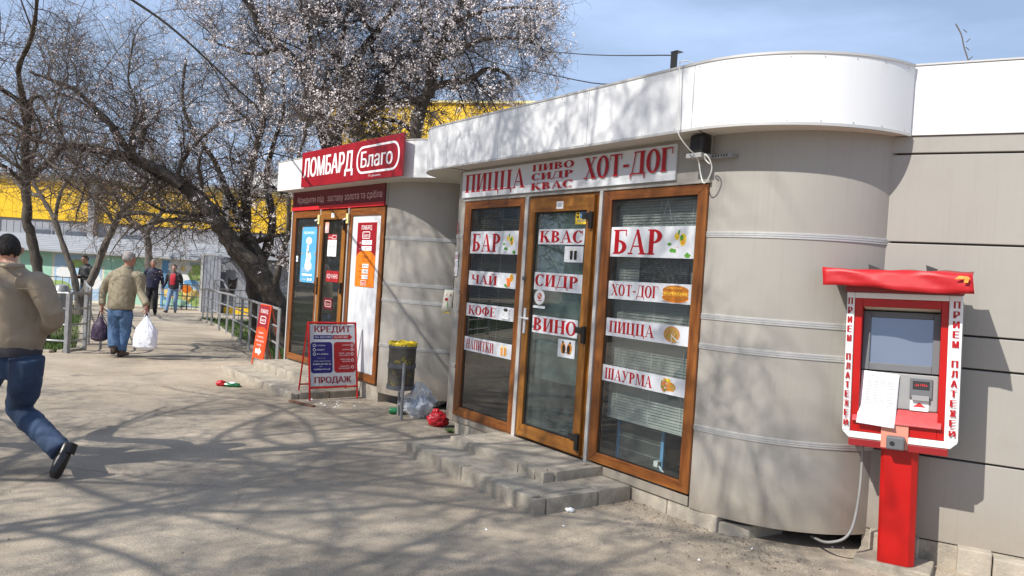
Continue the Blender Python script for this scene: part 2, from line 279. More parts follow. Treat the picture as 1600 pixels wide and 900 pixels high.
# ------------------------------------------------------------------ mesh helpers
class MB:
    def __init__(s): s.v = []; s.f = []; s.m = []; s.mats = []
    def mi(s, m_):
        m_ = M[m_] if isinstance(m_, str) else m_
        if m_ not in s.mats: s.mats.append(m_)
        return s.mats.index(m_)
    def add(s, vs, fs, m_):
        k = len(s.v); i = s.mi(m_); s.v += [tuple(v) for v in vs]
        for f in fs: s.f.append(tuple(a+k for a in f)); s.m.append(i)
        return s
    def box(s, x0, x1, y0, y1, z0, z1, m_, mt=None):
        vs = [(x, y, z) for z in (z0, z1) for y in (y0, y1) for x in (x0, x1)]
        if mt is not None: vs = [tuple(mt @ Vector(v)) for v in vs]
        return s.add(vs, [(0, 2, 3, 1), (4, 5, 7, 6), (0, 1, 5, 4), (2, 6, 7, 3), (0, 4, 6, 2), (1, 3, 7, 5)], m_)
    def prism(s, poly, z0, z1, m_):
        n = len(poly); vs = [(p[0], p[1], z0) for p in poly] + [(p[0], p[1], z1) for p in poly]
        return s.add(vs, [tuple(range(n))[::-1], tuple(range(n, 2*n))] + [(i, (i+1) % n, n+(i+1) % n, n+i) for i in range(n)], m_)
    def prism_y(s, poly, y0, y1, m_):   # poly in x,z
        n = len(poly); vs = [(p[0], y0, p[1]) for p in poly] + [(p[0], y1, p[1]) for p in poly]
        return s.add(vs, [tuple(range(n)), tuple(range(n, 2*n))[::-1]] + [(i, n+i, n+(i+1) % n, (i+1) % n) for i in range(n)], m_)
    def poly(s, pts, m_): return s.add(pts, [tuple(range(len(pts)))], m_)
    def tube(s, pts, r, m_, n=8, cap=True, flat=1.0):
        pts = [Vector(p) for p in pts]; N = len(pts)
        rr = r if isinstance(r, (list, tuple)) else [r]*N
        vs = []; ref = None
        for i, p in enumerate(pts):
            t = (pts[min(i+1, N-1)]-pts[max(i-1, 0)])
            if t.length < 1e-9: t = Vector((0, 0, 1))
            t.normalize()
            if ref is None: ref = Vector((0, 0, 1)) if abs(t.z) < .9 else Vector((1, 0, 0))
            a = ref - t*ref.dot(t)
            if a.length < 1e-6: a = t.orthogonal()
            a.normalize(); b = t.cross(a); ref = a
            for k in range(n):
                th = 2*math.pi*k/n; vs.append(p + a*math.cos(th)*rr[i] + b*math.sin(th)*rr[i]*flat)
        fs = [(i*n+k, i*n+(k+1) % n, (i+1)*n+(k+1) % n, (i+1)*n+k) for i in range(N-1) for k in range(n)]
        if cap: fs += [tuple(range(n))[::-1], tuple(range((N-1)*n, N*n))]
        return s.add(vs, fs, m_)
    def loft(s, secs, m_, n=16):
        """secs: (centre, half width along u, half depth along v, u, v)"""
        vs = []
        for c, a, b, u, v in secs:
            c = Vector(c)
            for k in range(n):
                th = 2*math.pi*k/n; vs.append(c + Vector(u)*a*math.cos(th) + Vector(v)*b*math.sin(th))
        N = len(secs)
        fs = [(i*n+k, i*n+(k+1) % n, (i+1)*n+(k+1) % n, (i+1)*n+k) for i in range(N-1) for k in range(n)]
        fs += [tuple(range(n))[::-1], tuple(range((N-1)*n, N*n))]
        return s.add(vs, fs, m_)
    def mesh(s, name):
        me = bpy.data.meshes.new(name); me.from_pydata(s.v, [], s.f)
        for m_ in s.mats: me.materials.append(m_)
        me.polygons.foreach_set('material_index', s.m); me.update(); return me
    def build(s, name, parent=None, smooth=None, bevel=0, seg=2, **kw):
        me = s.mesh(name)
        if smooth is not None:
            me.shade_smooth()
            if smooth < 180: me.set_sharp_from_angle(angle=math.radians(smooth))
        o = bpy.data.objects.new(name, me); col.objects.link(o)
        if parent: o.parent = parent
        if bevel:
            b = o.modifiers.new('bevel', 'BEVEL'); b.width = bevel; b.segments = seg; b.limit_method = 'ANGLE'; b.angle_limit = math.radians(40)
        tag(o, **kw); return o
def tag(o, label=None, cat=None, group=None, kind=None):
    if label: o['label'] = label
    if cat: o['category'] = cat
    if group: o['group'] = group
    if kind: o['kind'] = kind
    return o
def thing(name, label, cat, loc=(0, 0, 0), rz=0, group=None, rot=None):
    o = bpy.data.objects.new(name, None); col.objects.link(o); o.location = loc
    o.rotation_euler = rot if rot else (0, 0, rz); o.empty_display_size = .1
    return tag(o, label, cat, group)
def fixn(o):
    bm = bmesh.new(); bm.from_mesh(o.data); bmesh.ops.recalc_face_normals(bm, faces=bm.faces); bm.to_mesh(o.data); bm.free(); return o

# ------------------------------------------------------------------ lettering
S_, T_, H_ = .235, .07, .06
def R4(x0, z0, x1, z1): return [(x0, z0), (x1, z0), (x1, z1), (x0, z1)]
def ringp(cx, cz, rx, rz, tx, tz, a0=0, a1=360, n=28):
    """quads of an elliptic ring with thick sides and thin top"""
    out_ = []; tx *= 1.18; tz *= 1.5
    for i in range(n):
        p = []
        for a, k in ((i, 0), (i+1, 0), (i+1, 1), (i, 1)):
            th = math.radians(a0+(a1-a0)*a/n); ex, ez = (rx, rz) if k == 0 else (rx-tx, rz-tz)
            p.append((cx+ex*math.cos(th), cz+ez*math.sin(th)))
        out_.append(p)
    return out_
def stem(x, top=1.0, ser=True):
    q = [R4(x, 0, x+S_, top)]
    if ser: q += [R4(x-.07, top-H_, x+S_+.07, top), R4(x-.07, 0, x+S_+.07, H_)]
    return q
G = {}
G['П'] = (.92, stem(.08)+stem(.62)+[R4(.1, .945, .8, 1)])
G['И'] = (.92, stem(.08)+stem(.62)+[[(.25, .08), (.33, .08), (.66, .92), (.58, .92)]])
G['Й'] = (.92, G['И'][1]+ringp(.46, 1.24, .2, .16, .09, .07, 180, 360, 12))
G['Ц'] = (.98, stem(.08)+stem(.62)+[R4(.08, 0, .95, .055), [(.84, .05), (.96, .05), (.95, -.2), (.90, -.2)]])
G['Ш'] = (1.28, stem(.08)+stem(.52)+stem(.96)+[R4(.08, 0, 1.1, .055)])
G['Н'] = (.92, stem(.08)+stem(.62)+[R4(.2, .47, .7, .53)])
G['А'] = (.92, [[(.07, 0), (.14, 0), (.47, .98), (.40, .98)], [(.36, 1), (.50, 1), (.86, 0), (.63, 0)], R4(.22, .3, .68, .355), R4(-.02, 0, .24, H_), R4(.54, 0, .95, H_)])
G['В'] = (.80, stem(.08)+ringp(.27, .745, .42, .255, .19, .05, -90, 90, 14)+ringp(.27, .27, .48, .27, .2, .05, -90, 90, 14))
G['О'] = (.86, ringp(.43, .5, .43, .52, .20, .05))
G['С'] = (.80, ringp(.43, .5, .43, .52, .20, .05, 40, 318)+[R4(.71, .66, .76, 1.0), R4(.70, .1, .74, .26)])
G['Д'] = (1.0, stem(.64)+[R4(.22, .945, .88, 1), [(.10, .04), (.17, .04), (.36, .96), (.29, .96)], R4(.0, 0, .98, .055), [(.0, .05), (.09, .05), (.05, -.2), (.0, -.2)], [(.89, .05), (.98, .05), (.98, -.2), (.93, -.2)]])
G['Р'] = (.78, stem(.08)+ringp(.27, .72, .45, .28, .2, .05, -90, 90, 16))
G['К'] = (.92, stem(.08)+[[(.26, .44), (.36, .50), (.74, .97), (.64, .97)], [(.34, .5), (.54, .6), (.92, 0), (.66, 0)], R4(.54, .95, .86, 1), R4(.58, 0, .96, H_)])
G['Х'] = (.92, [[(.05, 1), (.29, 1), (.87, 0), (.62, 0)], [(.1, 0), (.17, 0), (.79, 1), (.71, 1)], R4(-.02, .95, .36, 1), R4(.58, .95, .90, 1), R4(-.02, 0, .27, H_), R4(.54, 0, .95, H_)])
G['Т'] = (.88, stem(.34)+[R4(.02, .945, .86, 1), R4(.02, .74, .07, 1), R4(.81, .74, .86, 1)])
G['Г'] = (.76, stem(.08)+[R4(.1, .945, .72, 1), R4(.67, .72, .72, 1)])
G['Б'] = (.80, stem(.08)+[R4(.1, .945, .72, 1), R4(.67, .74, .72, 1)]+ringp(.27, .29, .48, .29, .2, .05, -90, 90, 14))
G['Ч'] = (.88, stem(.58)+[R4(.08, .6, .28, 1), R4(.0, .95, .36, 1)]+ringp(.40, .62, .32, .22, .2, .05, 180, 300, 10))
G['Ф'] = (1.02, stem(.41)+ringp(.51, .52, .49, .36, .18, .05))
G['Е'] = (.78, stem(.08)+[R4(.1, .945, .72, 1), R4(.67, .76, .72, 1), R4(.2, .48, .55, .53), R4(.52, .38, .56, .63), R4(.1, 0, .74, .055), R4(.69, 0, .74, .26)])
G['У'] = (.88, [[(.05, 1), (.29, 1), (.58, .32), (.44, .24)], [(.24, .02), (.32, .0), (.80, 1), (.72, 1)], R4(-.02, .95, .36, 1), R4(.58, .95, .92, 1), R4(.1, -.02, .3, .12)])
G['М'] = (1.1, stem(.82)+[R4(.1, 0, .165, 1), R4(0, 0, .27, H_), R4(0, .95, .2, 1), [(.1, 1), (.32, 1), (.58, .1), (.5, .0)], [(.5, .0), (.57, .06), (.88, 1), (.81, 1)]])
G['-'] = (.5, [R4(.06, .36, .44, .48)])
G[' '] = (.5, [])

class Flat:
    """flat print: polygons in the local x,z plane, every layer a hair in front of the one before"""
    def __init__(s, y): s.mb = MB(); s.y = y; s.k = 0
    def poly(s, pts, m_, lay=None):
        s.k += 1
        y = s.y - .00016*(s.k if lay is None else lay)
        s.mb.poly([(p[0], y, p[1]) for p in pts], m_)
    def rect(s, x0, z0, x1, z1, m_): s.poly(R4(x0, z0, x1, z1), m_)
    def ell(s, cx, cz, rx, rz, m_, n=22, a0=0, a1=360):
        s.poly([(cx+rx*math.cos(math.radians(a0+(a1-a0)*i/n)), cz+rz*math.sin(math.radians(a0+(a1-a0)*i/n))) for i in range(n if a1-a0 == 360 else n+1)], m_)
    def rrect(s, x0, z0, x1, z1, r, m_):
        pts = []
        for cx, cz, a in ((x1-r, z1-r, 0), (x0+r, z1-r, 90), (x0+r, z0+r, 180), (x1-r, z0+r, 270)):
            pts += [(cx+r*math.cos(math.radians(a+t)), cz+r*math.sin(math.radians(a+t))) for t in range(0, 91, 15)]
        s.poly(pts, m_)
    def serif(s, text, x0, x1, z0, h, m_):
        W_ = sum(G[c][0] for c in text)+.05*(len(text)-1); k = (x1-x0)/W_; x = x0; k0 = s.k
        for c in text:
            wd, polys = G[c]
            for i, p in enumerate(polys):
                lay = k0+1+(i if len(polys) < 9 else (i if i < 8 else 8+(i % 2)))
                s.poly([(x+a*k, z0+b*h) for a, b in p], m_, lay=lay)
            x += (wd+.05)*k
        s.k = k0+16
    def sans(s, text, x0, x1, z0, h, m_, bold=0.0):
        vs, fs = text_geo(text, 0)
        if not vs: return
        xs = [v[0] for v in vs]; a, b = min(xs), max(xs); zs = [v[1] for v in vs]
        ca = max(1e-6, cap_h(0)); e = bold*h*1.1
        for sh in ((0,) if not bold else (-e, e, 0)):
            s.k += 1; y = s.y-.00016*s.k
            s.mb.add([(x0+e+sh+(v[0]-a)/(b-a)*(x1-x0-2*e), y, z0+v[1]/ca*h) for v in vs], fs, m_)
    def build(s, name, parent, **kw): return s.mb.build(name, parent, **kw)
_tc = {}
def text_geo(text, bold):
    if (text, bold) in _tc: return _tc[(text, bold)]
    cu = bpy.data.curves.new('t', 'FONT'); cu.body = text; cu.offset = bold; cu.resolution_u = 3
    o = bpy.data.objects.new('t', cu); col.objects.link(o)
    dg = bpy.context.evaluated_depsgraph_get(); me = bpy.data.meshes.new_from_object(o.evaluated_get(dg))
    r = ([tuple(v.co)[:2] for v in me.vertices], [tuple(p.vertices) for p in me.polygons])
    bpy.data.objects.remove(o); bpy.data.meshes.remove(me); bpy.data.curves.remove(cu)
    _tc[(text, bold)] = r; return r
def cap_h(bold):
    vs, _ = text_geo('Н', bold); return max(v[1] for v in vs)
# ================================================================== GROUND
def axis(segs):
    a = []
    for x0, x1, st in segs:
        n = max(1, round((x1-x0)/st)); a += [x0+(x1-x0)*i/n for i in range(n)]
    return a+[segs[-1][1]]
def ground_h(x, y):
    h = gz(x, y)
    if -14 < x < 6 and 0 < y < 20:
        h += .012*noise.noise(Vector((x*.8, y*.8, 0))) + .005*noise.noise(Vector((x*3.1, y*3.1, 4)))
        d = math.hypot((x+4.35)/.62, (y-9.15)/.42)          # shallow pothole
        h -= .03*max(0, 1-d**4) if d < 1 else 0
        d2 = math.hypot((x+3.4)/.45, (y-8.2)/.25); h -= .012*max(0, 1-d2**4) if d2 < 1 else 0
    return h
gxs = axis([(-700, -60, 80), (-60, -14, 4), (-14, 5, .11), (5, 20, 3), (20, 700, 85)])
gys = axis([(-300, -10, 40), (-10, 1, 1), (1, 16, .12), (16, 40, 1.2), (40, 900, 70)])
gv = [(x, y, ground_h(x, y)) for y in gys for x in gxs]; nx_ = len(gxs)
gf = [(j*nx_+i, j*nx_+i+1, (j+1)*nx_+i+1, (j+1)*nx_+i) for j in range(len(gys)-1) for i in range(nx_-1)]
g = MB().add(gv, gf, 'ground').build('pavement', smooth=180, kind='structure')

def inside(p, poly):
    r = False; j = len(poly)-1
    for i in range(len(poly)):
        a, b = poly[i], poly[j]
        if (a[1] > p[1]) != (b[1] > p[1]) and p[0] < (b[0]-a[0])*(p[1]-a[1])/(b[1]-a[1])+a[0]: r = not r
        j = i
    return r
LAWN_L = [(-40, 12.3), (-7.3, 12.35), (-7.25, 12.9), (-7.85, 14.0), (-10.0, 17.9), (-13.4, 24.2), (-14.5, 25.8), (-40, 25.8)]
LAWN_R = [(-9.3, 23.0), (-8.0, 20.9), (-6.1, 17.1), (-4.9, 14.9), (-4.2, 13.6), (-3.4, 12.1), (-2.2, 13.5), (-1.0, 16), (-3.0, 24)]
def lawn(poly, nblade, thick):
    mb = MB(); pts = [Vector((x, y)) for x, y in poly]
    cx = sum(p[0] for p in poly)/len(poly); cy = sum(p[1] for p in poly)/len(poly)
    me_pts = []
    bm = bmesh.new(); vs = [bm.verts.new((x, y, 0)) for x, y in poly]; f = bm.faces.new(vs)
    bmesh.ops.triangulate(bm, faces=[f]); bmesh.ops.subdivide_edges(bm, edges=bm.edges[:], cuts=7, use_grid_fill=True)
    bmesh.ops.triangulate(bm, faces=bm.faces[:])
    for v in bm.verts: v.co.z = gz(v.co.x, v.co.y) + .035 + .03*noise.noise(Vector((v.co.x*.9, v.co.y*.9, 1)))
    ex = bmesh.ops.extrude_face_region(bm, geom=bm.faces[:])
    for e in ex['geom']:
        if isinstance(e, bmesh.types.BMVert): pass
    for v in [v for v in bm.verts if v not in set(e for e in ex['geom'] if isinstance(e, bmesh.types.BMVert))]: v.co.z -= .15
    bmesh.ops.recalc_face_normals(bm, faces=bm.faces)
    me = bpy.data.meshes.new('lawn'); bm.to_mesh(me); bm.free(); me.materials.append(M['lawn'])
    o = bpy.data.objects.new('lawn', me); col.objects.link(o); tag(o, kind='structure')
    xs = [p[0] for p in poly]; ys = [p[1] for p in poly]; v = []; fa = []; n = 0
    x0, x1, y0, y1 = max(min(xs), -24), max(xs), min(ys), max(ys)
    while n < nblade:
        x = rng.uniform(x0, x1); y = y0+(y1-y0)*rng.random()**1.4
        if not inside((x, y), poly): continue
        if noise.noise(Vector((x*.7, y*.7, 3))) < -.18 and rng.random() < .8: n += 1; continue
        z = gz(x, y)+.02; h = rng.uniform(.03, .10)*thick; a = rng.uniform(0, 6.3); wd = rng.uniform(.004, .009)*1.4
        lx, ly = rng.gauss(0, .03), rng.gauss(0, .03); k = len(v)
        v += [(x-wd*math.cos(a), y-wd*math.sin(a), z), (x+wd*math.cos(a), y+wd*math.sin(a), z), (x+lx, y+ly, z+h)]; fa.append((k, k+1, k+2)); n += 1
    MB().add(v, fa, 'grass').build('grass', kind='stuff', label='short green grass growing in the fenced lawns', cat='grass')
lawn(LAWN_L, 110000, 1.3); lawn(LAWN_R, 45000, 1.3)
# low kerb stones round the lawns
def kerb(path, wd, ht, name, step=.9):
    for (a, b) in zip(path, path[1:]):
        a, b = Vector(a), Vector(b); L = (b-a).length; n = max(1, round(L/step)); d = (b-a)/L; nn = Vector((-d.y, d.x))
        for i in range(n):
            p, q = a+d*(L*i/n+.006), a+d*(L*(i+1)/n-.006); z0, z1 = gz(p.x, p.y), gz(q.x, q.y); e = .005*rng.uniform(-1, 1)
            vs = []
            for (pt, z) in ((p, z0), (q, z1)):
                for s_, zz in ((-1, -.15), (1, -.15), (1, ht), (-1, ht)): vs.append((pt.x+nn.x*wd/2*s_, pt.y+nn.y*wd/2*s_, z+zz+(e if zz > 0 else 0)))
            MB().add(vs, [(0, 1, 2, 3), (7, 6, 5, 4), (0, 4, 5, 1), (1, 5, 6, 2), (2, 6, 7, 3), (3, 7, 4, 0)], 'concrete').build(name, bevel=.012, kind='structure')
kerb([(-9.3, 23.0), (-8.0, 20.9), (-6.1, 17.1), (-4.9, 14.9), (-4.25, 13.6)], .10, .055, 'kerb')
kerb([(-16, 12.28), (-7.3, 12.28)], .10, .05, 'kerb'); kerb([(-7.22, 12.35), (-7.2, 12.9), (-7.8, 14.0), (-10.0, 17.9), (-13.4, 24.2)], .10, .05, 'kerb')

# ================================================================== SHOP FRAMES (local x right along the front, y into the building)
def frame_at(P, rz): return Matrix.Translation(Vector(P)) @ Matrix.Rotation(rz, 4, 'Z')
BAR_P = (.95411, 5.63724, 0); BAR_RZ = math.radians(-54.4)
PAWN_P = (-1.58681, 9.37399, 0); PAWN_RZ = math.radians(-51.0)
SIDE_P = (2.40162, 4.80032, 0); SIDE_RZ = math.radians(-28.3)
BARM, PAWNM, SIDEM = frame_at(BAR_P, BAR_RZ), frame_at(PAWN_P, PAWN_RZ), frame_at(SIDE_P, SIDE_RZ)
def local_thing(name, label, cat, Mx, rz, x, y, z, group=None, dr=0):
    return thing(name, label, cat, Mx @ Vector((x, y, z)), rz+dr, group)
def arc(cx, cy, a, b, a0, a1, n=22):
    return [(cx+a*math.cos(math.radians(a0+(a1-a0)*i/n)), cy+b*math.sin(math.radians(a0+(a1-a0)*i/n))) for i in range(n+1)]
def strip(path, z0, z1, th, m_, off=0.0, mb=None):
    """a curved panel: path seen from outside left to right, thickness th going inwards, off>0 moves it outwards"""
    mb = mb or MB(); n = len(path); P_ = [Vector(p) for p in path]; N_ = []
    for i in range(n):
        t = (P_[min(i+1, n-1)]-P_[max(i-1, 0)]).normalized(); N_.append(Vector((-t.y, t.x)))
    o = [P_[i]-N_[i]*off for i in range(n)]; q = [P_[i]+N_[i]*(th-off) for i in range(n)]
    vs = [(p.x, p.y, z) for z in (z0, z1) for p in o] + [(p.x, p.y, z) for z in (z0, z1) for p in q]
    fs = []
    for i in range(n-1):
        fs += [(i, i+1, n+i+1, n+i), (2*n+i, 3*n+i, 3*n+i+1, 2*n+i+1), (n+i, n+i+1, 3*n+i+1, 3*n+i), (i, 2*n+i, 2*n+i+1, i+1)]
    fs += [(0, n, 3*n, 2*n), (n-1, 3*n-1, 4*n-1, 2*n-1)]
    return mb.add(vs, fs, m_)
def cut(path, i0, i1): return path[i0:i1+1]
def split_path(path, xs):
    """cut a polyline at given x values on its straight run"""
    res = []; cur = [path[0]]; k = 0
    for a, b in zip(path, path[1:]):
        while k < len(xs) and a[0] < xs[k] < b[0] and (b[0]-a[0]) > .2:
            t = (xs[k]-a[0])/(b[0]-a[0]); c = (xs[k], a[1]+(b[1]-a[1])*t)
            cur.append((c[0]-.002, c[1])); res.append(cur); cur = [(c[0]+.002, c[1])]; k += 1
        cur.append(b)
    res.append(cur); return res
def frame4(name, x0, x1, z0, z1, wl, wr, wb, wt, y0, y1, mv, mh, parent, bevel=.004):
    """a mitred frame of four profiles, one mesh"""
    i = (x0+wl, x1-wr, z0+wb, z1-wt); e = .0006; mb = MB()
    mb.prism_y([(x0, z0), (i[0]-e, i[2]), (i[0]-e, i[3]), (x0, z1)], y0, y1, mv)
    mb.prism_y([(x1, z0), (x1, z1), (i[1]+e, i[3]), (i[1]+e, i[2])], y0, y1, mv)
    mb.prism_y([(x0+e, z0), (x1-e, z0), (i[1], i[2]), (i[0], i[2])], y0, y1, mh)
    mb.prism_y([(x0+e, z1), (i[0], i[3]), (i[1], i[3]), (x1-e, z1)], y0, y1, mh)
    # glazing bead
    w_ = .012; a, b, c, d = i
    for bx in ((a, a+w_, c, d), (b-w_, b, c, d), (a+w_, b-w_, c, c+w_), (a+w_, b-w_, d-w_, d)): mb.box(bx[0], bx[1], y0+.018, y0+.03, bx[2], bx[3], 'black')
    o = mb.build(name, parent, bevel=bevel); fixn(o); return o

ZL, ZH = 2.615, 3.04          # underside and top of the white fascia
GR = [.655, 1.205, 1.405, 1.955]

# ------------------------------------------------------------------ the snack bar
bar = thing('snack_bar', 'beige metal clad snack bar with rounded corners and white overhanging roof band', 'shop', BAR_P, BAR_RZ)
wall = arc(-2.53, .47, .45, .47, 180, 270) + arc(.57, .82, .9, .82, 270, 352)
wl = [(-2.98, 2.2)] + arc(-2.53, .47, .45, .47, 180, 270); wr_ = arc(.57, .82, .9, .82, 270, 351, 30)
zs = [.105] + GR + [2.63]
for path, side in ((wl, 0), (wr_, 1)):
    for a, b in zip(zs, zs[1:]):
        strip(path, a+.014 if a != .105 else a, b-.014 if b != 2.63 else b, .03, 'panel').build('wall_panel', bar, smooth=35)
    for z in GR:
        mb = MB()
        for k, dz in enumerate((-.017, -.004, .009)): strip(path, z+dz, z+dz+.010, .02, 'alu', off=.006+.002*(k == 1), mb=mb)
        strip(path, z-.019, z+.021, .02, 'alu_white', off=.001, mb=mb)
        mb.build('trim_band', bar, smooth=35)
# header above the frames, sill below, plinth
mb = MB(); mb.box(-2.53, .57, -.012, .05, 2.315, 2.63, 'panel'); mb.box(-2.53, .585, -.03, .05, 2.299, 2.315, 'panel'); mb.build('header_panel', bar, bevel=.003)
MB().box(-2.52, .56, -.004, .05, .112, .176, 'panel').build('sill_panel', bar, bevel=.002)
for a, b in ((-2.50, -1.55), (-1.55, -.6), (-.6, -.03), (-.03, .36), (.362, .80)):
    e = rng.uniform(-.004, .004)
    MB().box(a+.003, b-.003, .012+e, .30, -.1, .108, 'concrete2').build('plinth_block', bar, bevel=.008)
mb = MB(); mb.prism([(.80, .03), (.80, .4), (1.0, .45), (.96, .14)], -.1, .075, 'concrete2'); mb.build('plinth_rubble', bar, bevel=.01)
mb = MB(); mb.box(-2.4, .8, .31, 2.2, -.1, .1, 'dark_in'); mb.box(.8, 1.35, .85, 2.2, -.2, .1, 'dark_in'); mb.prism([(p[0]*.985, p[1]+.035) for p in wr_]+[(.57, .9)], .108, .125, 'dark_in'); mb.build('underfloor_shade', bar)  # near-black plate and blocks put the shade under the drum into colour
# fascia
fas = [(-3.46, 2.3)] + arc(-2.75, .47, .71, .715, 180, 270) + arc(.6, .685, .95, .93, 270, 359, 30)
for pth in split_path(fas, [-2.54, -1.65, -.45, .59]):
    strip(pth, ZL, ZH, .02, 'fascia').build('fascia_panel', bar, smooth=35)
lip = MB(); strip(fas[23:], ZL-.006, ZL+.012, .015, 'alu_white', off=.004, mb=lip); lip.build('fascia_trim', bar, smooth=35)
mb = MB()
for k in range(2, len(fas)-1):
    a, b = Vector(fas[k]), Vector(fas[k+1]); n_ = max(1, int((b-a).length/.3)) if (b-a).length > .2 else (1 if k % 4 == 0 else 0)
    for q in range(n_):
        p = a.lerp(b, (q+.5)/n_); t_ = (b-a).normalized(); nn_ = Vector((t_.y, -t_.x))
        for z in (ZL+.022, ZH-.02): mb.tube([(p.x, p.y, z), (p.x+nn_.x*.003, p.y+nn_.y*.003, z)], .0045, 'alu', n=6)
mb.build('rivet', bar, kind='stuff')
cap = MB(); strip(fas, ZH-.003, ZH+.012, .05, 'alu_white', off=.006, mb=cap); cap.build('roof_capping', bar, smooth=35)
inner = [(-3.44, 2.3)] + arc(-2.75, .47, .69, .695, 180, 270) + arc(.6, .685, .93, .91, 270, 356, 30) + [(1.50, 2.3)]
sb = [p for p in inner]
MB().prism([(p[0], p[1]) for p in sb], ZL+.004, ZL+.014, 'soffit').build('soffit', bar)
mb = MB()
for a, b in (((-2.54, -.225), (-2.54, .1)), ((.62, -.225), (.55, .02))):
    mb.tube([(a[0], a[1], ZL+.003), (b[0], b[1], ZL+.003)], .004, 'panel_dark', n=4)
mb.build('soffit_joint', bar)
MB().prism([(p[0]*.998, p[1]+.01) for p in sb], 2.94, 2.96, 'soffit').build('roof', bar)
# room inside
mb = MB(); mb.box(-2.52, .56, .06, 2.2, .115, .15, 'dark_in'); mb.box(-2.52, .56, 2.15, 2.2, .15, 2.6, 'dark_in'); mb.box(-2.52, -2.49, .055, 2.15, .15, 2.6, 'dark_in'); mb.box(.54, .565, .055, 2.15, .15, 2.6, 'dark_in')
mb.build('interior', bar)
# frames
def window(root, x0, x1, z0, z1, w4, wm, gl='glass', nm='window'):
    fr = frame4(nm, x0, x1, z0, z1, *w4, -.02, .035, wm, wm+'_h', root)
    MB().box(x0+w4[0]+.001, x1-w4[1]-.001, .002, .010, z0+w4[2]+.001, z1-w4[3]-.001, gl).build('glass', fr)
    return fr
w1 = window(bar, -2.50, -1.478, .178, 2.299, (.115, .085, .09, .075), 'wood')
w2 = window(bar, -.455, .568, .195, 2.296, (.09, .085, .075, .07), 'wood')
for x in (-1.472, -.495): MB().box(x+.002, x+(.05 if x < -1 else .037), -.035, .03, .15, 2.299, 'alu_white').build('metal_post', bar, bevel=.003)
df = frame4('door_frame', -1.418, -.497, .185, 2.297, .045, .045, .03, .03, -.012, .04, 'wood2', 'wood2_h', bar)
dr = frame4('door', -1.385, -.540, .205, 2.275, .075, .085, .105, .12, -.045, .02, 'wood2', 'wood2_h', bar)
MB().box(-1.308, -.627, -.012, -.004, .312, 2.153, 'glass_door').build('glass', dr)
MB().box(-1.31, -.63, .06, .065, .72, 2.16, 'film').build('inner_film', dr)
for z in (.32, 1.17, 2.08):
    hb = MB(); hb.box(-.66, -.545, -.062, -.046, z+.03-.03, z+.05, 'black_metal'); hb.box(-.572, -.535, -.072, -.044, z-.075, z+.06, 'black_metal'); hb.build('hinge', dr, bevel=.004)
hd = MB(); hd.box(-1.362, -1.335, -.058, -.0455, 1.10, 1.32, 'white'); hd.tube([(-1.348, -.05, 1.235), (-1.348, -.085, 1.235), (-1.30, -.088, 1.235), (-1.25, -.088, 1.233)], .009, 'white', n=8); hd.tube([(-1.348, -.06, 1.235), (-1.41, -.075, 1.235)], .007, 'white', n=8); hd.build('door_handle', dr, smooth=40, bevel=.002)
bh = MB(); bh.box(-1.412, -1.372, -.06, -.03, 1.56, 1.60, 'bezel'); bh.tube([(-1.40, -.062, 1.58), (-1.38, -.062, 1.58)], .012, 'bezel', n=8); bh.build('latch_box', dr, bevel=.004)
th = MB().box(-1.43, -.48, -.03, .04, .152, .184, 'black_metal').build('threshold', bar, bevel=.004)
# blinds: slats finer than can be picked apart
def blinds(root, x0, x1, z0, z1, y, m_, pitch=.021, tilt=.55, skip=None):
    mb = MB(); z = z0
    while z < z1:
        if not (skip and skip(z)):
            c, s = .0115*math.cos(tilt), .0115*math.sin(tilt); sag = rng.gauss(0, .0012)
            mb.add([(x0, y-c, z-s), (x1, y-c, z-s+sag), (x1, y+c, z+s+sag), (x0, y+c, z+s)], [(0, 1, 2, 3)], m_)
        z += pitch
    mb.box(x0, x1, y-.012, y+.012, z0-.02, z0-.004, m_)
    for f in (.12, .5, .88): mb.tube([(x0+(x1-x0)*f, y-.014, z0), (x0+(x1-x0)*f, y-.014, z1)], .0008, 'white', n=3)
    o = mb.build('blind', root, kind='stuff'); return o
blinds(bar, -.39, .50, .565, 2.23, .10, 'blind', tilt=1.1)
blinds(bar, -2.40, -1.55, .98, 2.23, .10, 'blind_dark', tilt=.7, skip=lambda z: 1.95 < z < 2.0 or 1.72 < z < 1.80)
mb = MB().tube([(.36, .085, .60), (.365, .085, 2.2)], .0014, 'white', n=4); mb.build('blind_cord', bar)

# things behind the right-hand window
t = local_thing('wire_rack', 'wire rack with two blue uprights standing inside the right window', 'rack', BARM, BAR_RZ, -.1, .32, .15)
for x in (-.26, .21):
    MB().box(x-.015, x+.015, -.12, -.10, 0, .46, 'blue_paint').build('upright', t, bevel=.003)
mb = MB()
for k in range(46): mb.tube([(-.24+k*.01, -.11, .03), (-.24+k*.01, -.11, .40+.01*math.sin(k))], .0014, 'blind', n=3, cap=False)
for z in (.05, .15, .25, .35): mb.tube([(-.25, -.112, z), (.2, -.112, z)], .0022, 'blind', n=4)
mb.build('wire_mesh', t, kind='stuff')
t = local_thing('socket_strip', 'white plug and cord lying on the floor inside the right window', 'cord', BARM, BAR_RZ, .2, .12, .152)
mb = MB(); mb.tube([(-.05, 0, .14), (0, 0, .10), (.06, .01, .05), (.14, .02, .02), (.2, .03, .012)], .006, 'white', n=6); mb.box(-.07, -.03, -.02, .02, .12, .16, 'white'); mb.build('cord', t, smooth=40)
t = local_thing('led_board', 'black dotted display board hung inside the right window', 'display board', BARM, BAR_RZ, .13, .075, 1.60)
MB().box(-.24, .24, -.006, .012, 0, .19, 'black').build('panel', t, bevel=.002)
